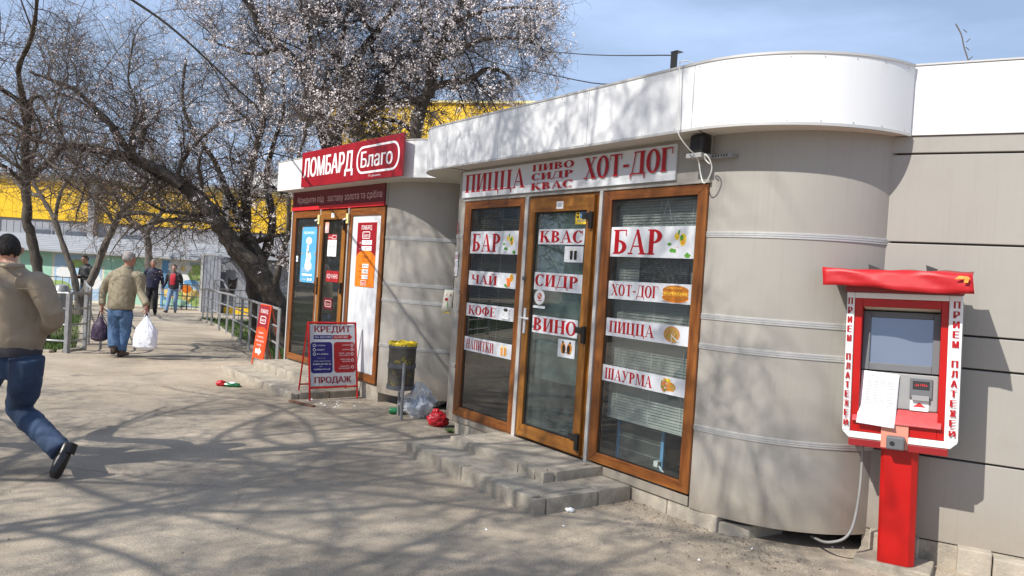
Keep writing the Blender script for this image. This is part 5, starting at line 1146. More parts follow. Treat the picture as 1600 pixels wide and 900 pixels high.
MB().tube(smooth_pts([(0, 0, 0), (0, 0, 1.05), (.1, 0, 1.22), (.28, 0, 1.2), (.36, 0, 1.05), (.6, -.4, .95)]), .025, 'rail', n=6).build('pipe', t, smooth=60)
t = thing('metal_urn', 'grey metal litter urn on the lawn behind the left railing', 'litter bin', (-8.9, 15.2, gz(0, 15.2)))
mb = MB(); mb.tube([(0, 0, .35), (0, 0, .42), (0, 0, .85), (0, 0, .9), (0, 0, 1.0), (0, 0, 1.03)], [.08, .15, .15, .165, .12, .05], 'rail', n=16); mb.build('drum', t, smooth=40)
for s_ in (-.1, .1): MB().tube([(s_, 0, 0), (s_, 0, .5)], .015, 'rail', n=6).build('leg', t)

# ================================================================== FAR BUILDINGS
YW = 29.0
def px_x(px, Y): return at(px, 450, Y).x
mz = gz(0, YW)
t = thing('mural_wall', 'long low wall painted mint, cream and blue with big flowers', 'wall', (-16, YW, mz))
def wx(px): return at(px, 440, YW).x+16
top = 1.86; x1 = wx(313); x0 = -14.0
MB().box(x0, x1, 0, .3, -.2, top, 'cream').build('wall', t)
mb = MB(); f = Flat(-.004); f.rect(x0, .28, x1-.2, .3, 'white_paint')
f.rect(wx(30), .30, wx(80), top-.05, 'mint'); f.rect(wx(-60), .30, wx(25), top-.05, 'mint'); f.rect(wx(162), .05, wx(236), top-.05, 'mint')
f.rect(wx(84), .1, wx(158), top-.08, 'sky_paint'); f.rect(wx(262), .05, wx(312), top-.1, 'sky_paint'); f.rect(wx(252), .0, wx(264), top-.08, 'blue_paint')
for (px, z, rx, rz, c) in ((92, .5, .5, .28, 'lime_paint'), (100, 1.1, .3, .22, 'white_paint'), (120, 1.45, .4, .16, 'lime_paint'), (140, .8, .45, .3, 'white_paint'), (150, 1.5, .3, .2, 'mint'),
        (305, 1.35, .38, .35, 'lime_paint'), (280, 1.55, .42, .24, 'white_paint'), (287, 1.15, .22, .22, 'white_paint'), (273, 1.3, .2, .2, 'white_paint'), (270, .55, .3, .22, 'yellow_paint'), (285, .45, .3, .2, 'lime_paint'), (300, .5, .32, .25, 'yellow_paint'), (292, .75, .2, .16, 'orange'), (308, .3, .25, .2, 'lime_paint'), (276, .2, .5, .16, 'mint'), (285, 1.5, .1, .09, 'yellow_paint'), (299, 1.0, .3, .1, 'blue_paint'),
        (240, 1.0, .10, .5, 'white_paint'), (247, .7, .08, .4, 'white_paint')):
    f.ell(wx(px), z, rx, rz, c)
    if c in ('white_paint', 'yellow_paint') and rx > .25:
        for k in range(7): f.ell(wx(px)+rx*.8*math.cos(k*.9), z+rz*.8*math.sin(k*.9), rx*.34, rz*.34, c)
f.build('painting', t)
# sloping roofing over the wall
t = thing('canopy_roof', 'pale grey ribbed lean-to roof above the painted wall', 'roof', (-16, YW, mz))
mb = MB(); xa, xb = -14, wx(372)
za, zb = top+.03, top+.62
mb.add([(xa, -.35, za), (xb, -.35, za), (xb, 2.2, zb), (xa, 2.2, zb), (xa, -.35, za-.05), (xb, -.35, za-.05), (xb, 2.2, zb-.05), (xa, 2.2, zb-.05)], [(0, 1, 2, 3), (7, 6, 5, 4), (0, 4, 5, 1), (1, 5, 6, 2), (2, 6, 7, 3), (3, 7, 4, 0)], 'canopy'); mb.build('roof_sheet', t)
for k in range(9):
    y = -.33+k*.31; z = za+(zb-za)*(y+.35)/2.55
    MB().box(xa, xb, y, y+.05, z+.002, z+.05, 'canopy').build('rib', t)
# grey wall with yellow cladding (market hall)
t = thing('market_hall', 'long yellow clad hall with grey lower wall far behind the trees', 'building', (-20, 44, gz(0, 44)))
def hx(px): return at(px, 400, 44).x+20
h0 = gz(0, 44)
zt = at(150, 289, 44).z-h0; zb_ = at(150, 348, 44).z-h0; xl, xr = hx(-150), hx(520)
MB().box(xl, xr, 0, 8, 0, zb_, 'grey_wall').build('lower_wall', t)
bx = [xl+(xr-xl)*k/8 for k in range(9)]
for a, b in zip(bx, bx[1:]): MB().box(a+.01, b-.01, -.1, 7.9, zb_+.01, zt, 'yellow').build('cladding_panel', t)
for k in range(60):
    x = xl+(xr-xl)*k/60; MB().box(x, x+.05, -.018, -.0, .2, zb_, 'grey_wall').build('wall_rib', t) if k % 1 == 0 else None
MB().box(xl, xr, -.25, 8.2, zt+.01, zt+.22, 'yellow_pale').build('cornice', t); MB().box(xl, xr, -.45, 8.3, zt+.23, zt+.38, 'bezel2').build('eave', t)
for px in (145, 352, -20): x = hx(px); MB().box(x-.18, x+.18, -.4, -.1, 0, zt, 'bezel2' if px > 300 else 'grey_wall').build('column', t)
for px in (62, 118, 205): x = hx(px); fr = MB().box(x-.7, x+.7, -.08, -.06, zb_-1.5, zb_-.5, 'grey_shed').build('window', t); MB().box(x-.62, x+.62, -.09, -.082, zb_-1.42, zb_-.58, 'screen').build('pane', fr)
t = thing('market_hall', 'tall bright yellow clad hall rising behind the pawnshop roof', 'building', (-11, 43, gz(0, 43)), math.radians(-14))
zt2 = at(600, 166, 43).z-gz(0, 43)
for k in range(16):
    a = .2+k*1.55; MB().box(a, a+1.53, 0, 10, 3.2, zt2, 'yellow').build('cladding_panel', t)
    if k < 8: MB().box(a, a+1.53, -.02, 0.0, 0, 3.15, 'grey_wall').build('wall_panel', t)
for z in (4.5, 6.2, 7.9, 9.6): MB().box(.2, 25, -.03, -.0, z, z+.05, 'yellow_pale').build('cladding_rail', t)
MB().box(.1, 25.1, -.12, 10, zt2+.005, zt2+.14, 'yellow_pale').build('roof_edge', t)
# grey corrugated shed
sx0, sx1 = at(313, 440, 27.2).x, at(445, 440, 27.2).x
t = thing('grey_shed', 'grey corrugated metal shed at the end of the path', 'shed', (sx0, 27.2, gz(0, 27.2)))
wd = at(345, 440, 27.2).x-sx0
mb = MB(); mb.box(0, .08, -.02, 3, 0, 2.05, 'alu_white'); mb.build('corner_trim', t)
for k in range(5): MB().box(.09+k*(wd-.1)/5, .09+(k+1)*(wd-.1)/5-.012, 0, .05, .02, 2.0, 'grey_shed').build('wall_sheet', t)
n = 15; x = wd+.04; stp = (sx1-sx0-wd)/n
for k in range(n): MB().box(x+k*stp, x+(k+1)*stp-.007, .32-.0*(k % 2), .37, .25, 1.92, 'grey_shed').build('wall_sheet', t)
MB().box(wd+.04, sx1-sx0, .30, .36, -.1, .22, 'yellow').build('yellow_skirting', t); MB().box(.05, sx1-sx0, .38, 3, 0, 2.0, 'grey_shed').build('shed_core', t)
f = Flat(.31); hx2 = at(364, 430, 27.5).x-sx0; f.poly([(hx2-.16, 1.3), (hx2-.08, 1.2), (hx2+.05, 1.2), (hx2+.16, 1.32), (hx2+.14, .95), (hx2+.04, .72), (hx2-.08, .74), (hx2-.16, 1.0)], 'black_print'); f.build('dark_emblem', t)
MB().box(wd+.05, sx1-sx0+.3, -.6, .45, 2.02, 2.08, 'canopy').build('roof_edge', t)
# pale block glimpsed behind the trees
t = thing('pale_building', 'pale flat block half hidden behind the trees left of the pawnshop board', 'building', (at(372, 400, 60).x, 60, gz(0, 60)))
MB().box(0, 7, 0, 6, 0, 9.2, 'white_paint').build('wall', t); MB().box(-.1, 7.1, -.15, 6, 9.205, 9.5, 'bezel2').build('roof_edge', t)
for z in (4.2, 7.0):
    for x in (.6, 2.6, 4.6): fr = MB().box(x, x+1.1, -.05, -.01, z, z+1.3, 'white').build('window', t); MB().box(x+.08, x+1.02, -.06, -.051, z+.08, z+1.22, 'screen').build('pane', fr)
# unseen buildings added off to the left to give the shop glass dark reflections
for k, (x, y, w_, h_, lb) in enumerate(((-40, 10, 14, 14, 'unseen grey panel block added beyond the left edge for reflections in the shop glass'), (-52, 32, 16, 17, 'second unseen grey block added farther left for reflections in the shop glass'))):
    t = thing('reflection_block', lb, 'building', (x, y, gz(0, y)), math.radians(80))
    MB().box(-w_/2, w_/2, 0, 9, 0, h_, 'canopy').build('wall', t)
    for fl in range(int(h_//2.8)):
        for c in range(int(w_//2.6)):
            xx = -w_/2+.8+c*2.6; fr = MB().box(xx, xx+1.5, -.05, -.01, 1+fl*2.8, 2.4+fl*2.8, 'white').build('window', t); MB().box(xx+.08, xx+1.42, -.06, -.051, 1.08+fl*2.8, 2.32+fl*2.8, 'screen').build('pane', fr)

# ================================================================== TREES
def np_mesh(name, v, f, m_, parent, smooth=True):
    me = bpy.data.meshes.new(name); k = f.shape[1]
    me.vertices.add(len(v)); me.vertices.foreach_set('co', v.astype(np.float32).ravel())
    me.loops.add(f.size); me.loops.foreach_set('vertex_index', f.astype(np.int32).ravel())
    me.polygons.add(len(f)); me.polygons.foreach_set('loop_start', (np.arange(len(f))*k).astype(np.int32)); me.polygons.foreach_set('loop_total', np.full(len(f), k, np.int32))
    me.materials.append(M[m_]); me.update(calc_edges=True); me.validate()
    if smooth: me.shade_smooth()
    o = bpy.data.objects.new(name, me); col.objects.link(o); o.parent = parent; return o
def norm(a): return a/np.maximum(1e-9, np.linalg.norm(a, axis=-1, keepdims=True))
def tubes(P, R, n):
    """P (N,S,3) paths, R (N,S) radii -> verts, quads"""
    N, S, _ = P.shape; T = np.empty_like(P); T[:, 1:-1] = P[:, 2:]-P[:, :-2]; T[:, 0] = P[:, 1]-P[:, 0]; T[:, -1] = P[:, -1]-P[:, -2]; T = norm(T)
    ref = norm(nr.normal(size=(N, 1, 3))); a = norm(ref-T*(ref*T).sum(-1, keepdims=True)); b = np.cross(T, a)
    th = 2*np.pi*np.arange(n)/n
    V = P[:, :, None]+R[:, :, None, None]*(a[:, :, None]*np.cos(th)[None, None, :, None]+b[:, :, None]*np.sin(th)[None, None, :, None])
    base = (np.arange(N)*S*n)[:, None, None]; i = np.arange(S-1)[None, :, None]; k = np.arange(n)[None, None, :]
    q = np.stack([base+i*n+k, base+i*n+(k+1) % n, base+(i+1)*n+(k+1) % n, base+(i+1)*n+k], -1)
    return V.reshape(-1, 3), q.reshape(-1, 4)
def grow(P, R, per, L, rmul, rmin, S, spread, up, jit, umin=.15, droop=0.0):
    """side shoots along every parent path"""
    N, S0, _ = P.shape; idx = np.repeat(np.arange(N), per); M_ = len(idx)
    u = (umin+(1-umin)*nr.random(M_))*(S0-1); i = np.minimum(u.astype(int), S0-2); f = (u-i)[:, None]
    p = P[idx, i]*(1-f)+P[idx, i+1]*f; r = (R[idx, i]*(1-f[:, 0])+R[idx, i+1]*f[:, 0])
    t = norm(P[idx, i+1]-P[idx, i]); side = nr.normal(size=(M_, 3)); side = norm(side-t*(side*t).sum(-1, keepdims=True))
    d = norm(t*(1-spread)+side*spread+np.array([0, 0, up]))
    ln = L[0]+(L[1]-L[0])*nr.random(M_); step = ln/(S-1)
    out_ = np.empty((M_, S, 3)); out_[:, 0] = p; bend = nr.normal(size=(M_, 3))*jit*.5
    for s in range(1, S):
        d = norm(d+nr.normal(size=(M_, 3))*jit+bend*.4+np.array([0, 0, up*.15-droop])); out_[:, s] = out_[:, s-1]+d*step[:, None]
    r0 = np.maximum(rmin, r*rmul*(.6+.5*nr.random(M_))); RR = r0[:, None]*np.linspace(1, .45, S)[None]
    return out_, RR
def catmull(pts, n):
    return np.array([tuple(v) for v in smooth_pts([tuple(p) for p in pts], n)])
def tree(name, label, base, limbs, levels, bark='bark', twig='twig', flowers=0, fl_mat='blossom', fl_size=.014, group=None, sides=8, fz=None, name_t='tree'):
    """limbs: list of (points world, r0, r1)"""
    t = thing(name_t, label, 'tree', base, 0, group); b = np.array(tuple(base)); VV, QQ, off = [], [], 0; Ps = []
    for k, (pts, r0, r1) in enumerate(limbs):
        C = catmull(pts, 5); n = len(C); C = C+np.cumsum(nr.normal(size=C.shape), 0)*.006*min(1, r0*10); R = np.linspace(0, 1, n); R = r0+(r1-r0)*R**.8
        R = R*(1+.10*np.sin(np.arange(n)*1.9+k)+.05*nr.normal(size=n))
        if k == 0: R[0] *= 1.5; R[1] *= 1.2
        v, q = tubes(C[None]-b, R[None], sides); VV.append(v); QQ.append(q+off); off += len(v)
        # resample to 12 points for shoots
        ui = np.linspace(0, n-1, 12); i0 = np.minimum(ui.astype(int), n-2); f = (ui-i0)[:, None]
        Ps.append((C[i0]*(1-f)+C[i0+1]*f, np.interp(ui, np.arange(n), R)))
    np_mesh('trunk', np.concatenate(VV), np.concatenate(QQ), bark, t)
    P = np.array([p for p, _ in Ps]); R = np.array([r for _, r in Ps]); allv, allq, off = [], [], 0; last = []
    for k, lv in enumerate(levels):
        P, R = grow(P, R, **lv)
        if k >= 1: last.append(P)
        v, q = tubes(P-b, R, 5 if k == 0 else 3)
        allv.append(v); allq.append(q+off); off += len(v)
    np_mesh('crown', np.concatenate(allv), np.concatenate(allq), twig, t, smooth=False)
    if flowers:
        Pf = last[-1]; Pm = last[-2] if len(last) > 1 else last[-1]
        src = np.concatenate([Pf.reshape(-1, 3), Pm.reshape(-1, 3)])
        if fz is not None: src = src[nr.random(len(src)) < np.clip((src[:, 0]-fz[0])/(fz[1]-fz[0]), .12, 1)]
        c = src[nr.integers(0, len(src), flowers)]
        keep = np.array([noise.noise(Vector((x*1.5, y*1.5, z*1.5)))+.5*noise.noise(Vector((x*5, y*5, z*5))) for x, y, z in c]) > -.05; c = c[keep]
        c = np.repeat(c, 7, 0)+nr.normal(size=(len(c)*7, 3))*fl_size*1.7*np.repeat(.4+1.1*nr.random((len(c), 1)), 7, 0); n = len(c)
        a = norm(nr.normal(size=(n, 3))); d = norm(np.cross(a, nr.normal(size=(n, 3)))); s = fl_size*(.5+.8*nr.random((n, 1)))
        V = np.stack([c-a*s, c-d*s*.8, c+a*s, c+d*s*.8], 1).reshape(-1, 3)-b; Q = np.arange(4*n).reshape(-1, 4)
        o = np_mesh('blossom', V, Q, fl_mat, t, smooth=False); o['kind'] = 'stuff'
    return t
def L_(Y, pts, r0, r1):
    """a limb given by sight lines at (nearly) constant distance; Y may be a pair"""
    n = len(pts); Ya, Yb = Y if isinstance(Y, tuple) else (Y, Y)
    return ([at(x, y, Ya+(Yb-Ya)*i/(n-1)) for i, (x, y) in enumerate(pts)], r0, r1)
D = dict
def lv(per, L, rmul=.5, rmin=.004, S=5, spread=.7, up=.25, jit=.22, umin=.1, droop=0.0): return D(per=per, L=L, rmul=rmul, rmin=rmin, S=S, spread=spread, up=up, jit=jit, umin=umin, droop=droop)
GT = 'old fruit trees around the path'
b1 = gp(445, 545); b1 = at(446, 546, 15.0); 
tree('t', 'big leaning fruit tree with several dark trunks beside the pawnshop', at(440, 552, 15.0), [
    L_((15.0, 14.2), [(446, 556), (438, 500), (425, 455), (405, 425), (375, 395), (352, 365), (330, 335), (300, 302), (277, 287), (240, 268), (215, 255), (180, 247), (150, 238), (120, 233), (95, 238), (68, 266), (43, 290)], .24, .05),
    L_((14.4, 13.5), [(285, 292), (255, 272), (225, 255), (197, 233), (175, 200), (157, 183), (130, 155), (110, 140), (75, 125), (43, 113)], .10, .02),
    L_((15.5, 15.5), [(405, 550), (403, 500), (397, 450), (388, 410), (382, 370), (383, 320), (390, 270), (402, 220), (412, 170), (400, 110)], .22, .04),
    L_((15.0, 15.6), [(425, 455), (410, 420), (395, 385), (385, 365), (375, 345), (360, 310), (345, 270), (330, 240), (300, 200), (285, 150), (290, 90)], .13, .02),
    L_((14.9, 14.6), [(421, 500), (424, 478), (432, 445), (440, 405), (447, 380), (453, 350), (455, 300), (468, 250), (480, 200), (478, 140)], .085, .02),
    L_((15.4, 16.2), [(395, 440), (420, 380), (425, 330), (415, 280), (430, 220), (445, 170), (440, 100)], .12, .02),
    L_((15.2, 15.0), [(352, 365), (340, 345), (300, 335), (262, 332), (235, 320), (200, 300)], .06, .015),
    L_((14.6, 14.9), [(215, 255), (205, 215), (215, 170), (200, 120), (210, 60)], .045, .012)],
    [lv(17, (.7, 2.2), .34, .010, 7, .75, .22, .22, umin=.3), lv(11, (.35, 1.0), .5, .005, 5, .75, .2, .25), lv(9, (.15, .5), .6, .003, 4, .7, .12, .28)], flowers=10000, fl_mat='blossom', fl_size=.014, group=GT, fz=(-8.5, -4.2))
tree('t', 'blossoming fruit tree whose thick trunk rises behind the left end of the red board', at(515, 520, 16.5), [
    L_((16.5, 16.2), [(512, 500), (516, 400), (521, 300), (525, 212), (537, 175), (544, 131), (559, 94), (587, 56), (619, 12), (650, -40)], .22, .05),
    L_((16.5, 15.6), [(519, 260), (503, 184), (490, 140), (475, 106), (444, 75), (409, 40), (395, 10), (370, -20)], .15, .04),
    L_((16.4, 15.8), [(537, 175), (560, 150), (595, 142), (620, 120), (650, 105)], .07, .02),
    L_((16.3, 15.5), [(544, 131), (530, 90), (540, 40), (520, 0)], .07, .02),
    L_((16.0, 15.2), [(475, 106), (485, 60), (470, 10), (480, -30)], .06, .02),
    L_((16.2, 15.6), [(587, 56), (560, 20), (555, -20)], .06, .02),
    L_((16.2, 17.0), [(444, 75), (400, 85), (360, 75), (320, 60)], .05, .02)],
    [lv(18, (.6, 1.9), .34, .010, 7, .8, .12, .22), lv(11, (.3, .9), .5, .005, 5, .75, .1, .25), lv(8, (.15, .5), .6, .003, 4, .7, .05, .28)], twig='twig_dark', flowers=12500, fl_size=.015, group=GT)
tree('t', 'blossoming fruit tree with wide drooping crown behind the right end of the red board', at(650, 520, 15.5), [
    L_((15.5, 15.3), [(648, 500), (646, 400), (648, 300), (650, 212), (659, 162), (672, 137), (675, 103), (688, 75), (700, 40), (718, 0), (735, -40)], .20, .05),
    L_((15.4, 15.2), [(670, 140), (700, 130), (731, 128), (760, 112), (785, 120), (800, 140)], .09, .02),
    L_((15.4, 15.8), [(656, 175), (640, 145), (615, 115), (590, 92), (575, 60)], .08, .02),
    L_((15.2, 14.6), [(680, 95), (720, 75), (765, 60), (815, 62), (850, 80)], .07, .015),
    L_((15.2, 14.8), [(700, 40), (745, 20), (795, 12), (840, 15)], .06, .015),
    L_((15.6, 16.4), [(650, 212), (620, 190), (580, 185), (555, 165)], .06, .02),
    L_((15.3, 15.0), [(690, 70), (660, 40), (655, 0), (640, -40)], .06, .02)],
    [lv(18, (.5, 1.45), .34, .009, 7, .8, .02, .22, droop=.03), lv(11, (.3, .9), .5, .005, 5, .75, -.05, .25, droop=.06), lv(8, (.15, .48), .6, .003, 4, .7, -.08, .28, droop=.06)], twig='twig_dark', flowers=13500, fl_size=.015, group=GT)
tree('t', 'slender dark leaning tree at the left edge behind the walking man', at(72, 546, 13.5), [
    L_((13.5, 13.2), [(72, 552), (66, 480), (58, 417), (48, 372), (40, 340), (39, 290), (38, 260), (37, 233), (40, 190), (40, 165)], .10, .06),
    L_((13.2, 12.0), [(40, 165), (20, 150), (0, 137), (-30, 110), (-60, 60)], .05, .02),
    L_((13.2, 12.4), [(40, 168), (60, 150), (78, 178), (92, 205), (115, 245)], .045, .012),
    L_((13.2, 11.5), [(38, 250), (60, 242), (90, 262), (130, 258)], .04, .012),
    L_((13.2, 11.0), [(40, 165), (30, 110), (50, 60), (60, 0), (50, -60)], .05, .02),
    L_((13.2, 11.5), [(39, 290), (10, 262), (-20, 250), (-60, 200)], .04, .015)],
    [lv(13, (.5, 1.9), .42, .009, 7, .75, .15, .2, umin=.52), lv(7, (.3, .9), .5, .005, 5, .75, .1, .25), lv(5, (.15, .45), .6, .003, 4, .7, .05, .28)], flowers=900, fl_mat='bud', fl_size=.014, group=GT)
tree('t', 'thin pale trunked tree on the lawn left of the man with a phone', at(125, 486, 20), [
    L_((20, 20), [(126, 492), (117, 433), (105, 398), (86, 343), (66, 308), (50, 270), (58, 220), (50, 170)], .095, .03),
    L_((20, 19), [(86, 343), (95, 300), (120, 260), (130, 220)], .06, .02), L_((20, 21), [(66, 308), (40, 300), (10, 270), (-20, 240)], .06, .02)],
    [lv(13, (.8, 2.6), .42, .012, 7, .75, .12, .22, umin=.52), lv(7, (.4, 1.2), .5, .007, 5, .75, .1, .25), lv(6, (.2, .6), .6, .0045, 4, .7, .05, .28)], bark='bark_grey', twig='twig2', flowers=700, fl_mat='bud', fl_size=.018, group=GT)
tree('t', 'leaning forked tree on the lawn right of the man with a phone', at(120, 492, 21), [
    L_((21, 21), [(119, 494), (132, 456), (148, 429), (167, 382), (188, 338), (198, 324), (190, 305), (167, 297), (160, 260), (175, 210)], .135, .03),
    L_((21, 20), [(190, 336), (215, 332), (240, 335), (262, 345), (285, 342)], .08, .02), L_((21, 22), [(198, 324), (225, 300), (240, 262), (232, 210)], .08, .02), L_((21, 20), [(180, 352), (165, 325), (150, 322)], .06, .02)],
    [lv(11, (.8, 2.4), .42, .012, 7, .75, .15, .22, umin=.52), lv(7, (.4, 1.1), .5, .007, 5, .75, .1, .25), lv(6, (.2, .55), .6, .0045, 4, .7, .05, .28)], bark='bark_grey', twig='twig2', flowers=500, fl_mat='bud', fl_size=.018, group=GT)
tree('t', 'small forked tree by the painted wall behind the man in the khaki jacket', at(235, 478, 27.5), [
    L_((27.5, 27.5), [(235, 482), (233, 402), (229.5, 370), (215, 350), (202, 343), (188, 318), (180, 290)], .16, .04),
    L_((27.5, 27), [(229, 372), (236, 350), (252, 330), (246, 300), (262, 270)], .10, .03), L_((27.5, 27), [(236, 352), (260, 345), (280, 352), (305, 350)], .08, .02), L_((27.5, 28), [(229, 372), (240, 340), (280, 320), (300, 290)], .08, .02)],
    [lv(10, (.8, 2.6), .42, .016, 7, .75, .12, .22, umin=.52), lv(6, (.4, 1.2), .5, .009, 5, .75, .1, .25), lv(5, (.2, .6), .6, .006, 4, .7, .05, .28)], bark='bark_grey', twig='twig2', flowers=0, group=GT)
# trees between camera and sun, left of the photographer: their shadows cross the pavement and the shop fronts
def free_tree(label, x, y, h, r, seed, levels, nl=9, flowers=0, zlow=.24, reach=.52):
    global nr
    keep = nr; nr = np.random.default_rng(seed); z0 = gz(x, y); limbs = [([Vector((x, y, z0-.1)), Vector((x+.1, y, z0+h*.15)), Vector((x+.05, y+.1, z0+h*.28)), Vector((x+.3, y+.2, z0+h*.55)), Vector((x+.2, y+.3, z0+h*.85))], r, r*.25)]
    for k in range(nl):
        a = k*2.4+seed; zz_ = z0+h*(zlow+.4*k/nl); l_ = h*(reach-.2*k/nl); e = .35+.5*k/nl
        p = Vector((x+.1, y+.12, zz_)); pts = [p]; d = Vector((math.cos(a), math.sin(a), e)).normalized()
        for q in range(5): d = (d+Vector(nr.normal(size=3))*.16).normalized(); p = p+d*l_/5; pts.append(p)
        limbs.append((pts, r*.30, .011))
    t = tree('t', label, (x, y, z0), limbs, levels, flowers=flowers, fl_size=.03, group='trees left of the photographer'); nr = keep; return t
free_tree('bare spreading tree just left of the photographer, throwing branch shadows over the pavement', -7.0, 1.2, 8.0, .12, 5, [lv(9, (.6, 1.9), .32, .008, 7, .7, .15, .2), lv(9, (.3, 1.0), .5, .0055, 5, .7, .1, .25), lv(5, (.15, .45), .6, .0045, 4, .7, .05, .28)], nl=13, zlow=.36, reach=.66)
free_tree('bare tree left of the frame beside the walking man', -7.2, 2.6, 8.2, .12, 8, [lv(9, (.6, 1.8), .32, .008, 7, .7, .15, .2), lv(9, (.3, 1.0), .5, .0055, 5, .7, .1, .25), lv(5, (.15, .45), .6, .0045, 4, .7, .05, .28)], nl=13, zlow=.42, reach=.66)
free_tree('bare tree leaning over the pavement from beyond the left edge, shading the bar front', -5.7, 3.7, 8.4, .09, 31, [lv(10, (.5, 1.6), .36, .008, 7, .7, .1, .2), lv(9, (.3, .8), .5, .006, 5, .7, .1, .25), lv(5, (.15, .4), .6, .005, 4, .7, .05, .28)], nl=11, zlow=.52, reach=.50)
free_tree('small budding tree behind the photographer', -5.4, -.3, 6.8, .09, 13, [lv(9, (.4, 1.2), .36, .008, 7, .7, .15, .2), lv(7, (.2, .6), .5, .006, 5, .7, .1, .25)], nl=9, zlow=.52, reach=.5, flowers=900)
for k, (x, y) in enumerate(((-14, 9), (-18, 16), (-24, 12), (-20, 22), (-27, 20))):
    free_tree(('bare lawn tree mirrored in the shop glass, nearest of five', 'bare lawn tree mirrored in the shop glass, second of five', 'bare lawn tree mirrored in the shop glass, third of five', 'bare lawn tree mirrored in the shop glass, fourth of five', 'bare lawn tree mirrored in the shop glass, farthest of five')[k], x, y, 7.5, .2, 20+k, [lv(9, (.8, 2.2), .42, .02, 6, .7, .15, .2), lv(6, (.4, 1.2), .5, .014, 4, .7, .1, .25)], nl=8)

# ================================================================== OVERHEAD CABLES
def cable(name, label, pts, r):
    base = pts[0]; t = thing(name, label, 'cable', base); MB().tube([p-base for p in smooth_pts(pts, 6)], r, 'cable', n=6).build('cable', t, smooth=60)
cable('overhead_cable', 'thick black overhead cable slanting down from the top left into the trees', [at(60, -85, 6.0), at(205, -1, 7.0), at(290, 62, 9.0), at(372, 140, 13.0), at(405, 168, 15.2)], .0135)
cable('overhead_cable', 'thin wire running from the blossoming trees down to the bar roof', [at(380, -8, 15.5), at(400, 3, 15), at(556, 44, 13), at(681, 78, 11), at(900, 125, 8.6), at(960, 137, 7.3), (BARM @ Vector((-1.2, .4, 2.97)))], .006)
cable('overhead_cable', 'thin wire reaching the short black post on the bar roof', [at(640, 20, 16), at(760, 66, 12), at(900, 84, 9), (BARM @ Vector((.075, .12, 3.28)))], .005)
# ================================================================== PEOPLE
def V3(*a): return Vector(a)
def fuse(mb, name, parent, m_, voxel, smooth_it=4, fold=0.0, fscale=9, seed=0):
    """melt the overlapping lofts of a figure into one continuous skin"""
    me = mb.mesh('tmp'); o = bpy.data.objects.new('tmp', me); col.objects.link(o)
    fixn(o)
    r = o.modifiers.new('r', 'REMESH'); r.mode = 'VOXEL'; r.voxel_size = voxel; s = o.modifiers.new('s', 'SMOOTH'); s.iterations = smooth_it; s.factor = .5
    dg = bpy.context.evaluated_depsgraph_get(); me2 = bpy.data.meshes.new_from_object(o.evaluated_get(dg)); bpy.data.objects.remove(o)
    if fold:
        co = np.empty(len(me2.vertices)*3, np.float32); me2.vertices.foreach_get('co', co); co = co.reshape(-1, 3)
        no = np.array([tuple(v.normal) for v in me2.vertices]); d = np.array([noise.noise(Vector((x*fscale+seed, y*fscale, z*fscale*.55)))+.5*abs(noise.noise(Vector((x*fscale*2.2, y*fscale*2.2+seed, z*fscale*1.6)))) for x, y, z in co])
        co = co+no*(d*fold)[:, None]; me2.vertices.foreach_set('co', co.astype(np.float32).ravel())
    me2.materials.clear(); me2.materials.append(M[m_]); me2.polygons.foreach_set('material_index', [0]*len(me2.polygons)); me2.shade_smooth(); me2.update()
    me2.name = name; q = bpy.data.objects.new(name, me2); col.objects.link(q); q.parent = parent; return q
def limb(mb, pts, rs, m_='skin', n=12, flat=1.0): mb.tube(smooth_pts(pts, 4), list(np.interp(np.linspace(0, len(rs)-1, (len(pts)-1)*4+1), range(len(rs)), rs)), m_, n=n, flat=flat)
def sleeve(mb, root, sh, el, wr, rs, n=14): limb(mb, [root, sh, el, wr], rs, n=n)
def torso(mb, secs, side, m_='skin'):
    """secs: (centre, half width, half depth); side = unit vector across the shoulders"""
    L2 = []
    for i, (c, a, b) in enumerate(secs):
        c0 = Vector(secs[max(i-1, 0)][0]); c1 = Vector(secs[min(i+1, len(secs)-1)][0]); t = (c1-c0).normalized(); u = (side-t*side.dot(t)).normalized(); L2.append((c, a, b, u, t.cross(u)))
    mb.loft(L2, m_, n=20)
def head(mb, c, fwd, up, s=1.0):
    """skull, jaw, nose, ears; c = centre of the head"""
    f = fwd.normalized(); r = f.cross(up).normalized(); u = r.cross(f).normalized()
    secs = [(-.115, .030, .035, .030), (-.105, .045, .055, .022), (-.08, .057, .075, .012), (-.04, .066, .088, .004), (0, .073, .094, 0), (.04, .075, .096, -.004), (.075, .066, .084, -.008), (.10, .045, .060, -.01), (.113, .018, .026, -.01)]
    mb.loft([(c+u*z*s+f*o_*s, a*s, b*s, r, f) for z, a, b, o_ in secs], 'skin', n=18)
    mb.tube([c+f*.085*s+u*.012*s, c+f*.105*s-u*.015*s, c+f*.112*s-u*.032*s, c+f*.09*s-u*.042*s], [.008*s, .012*s, .015*s, .009*s], 'skin', n=8)
    for k in (-1, 1): mb.tube([c+r*k*.070*s-f*.005*s+u*.028*s, c+r*k*.096*s-f*.015*s+u*.017*s, c+r*k*.092*s-f*.012*s-u*.010*s, c+r*k*.070*s-f*.002*s-u*.028*s], [.008*s, .012*s, .010*s, .007*s], 'skin', n=8)
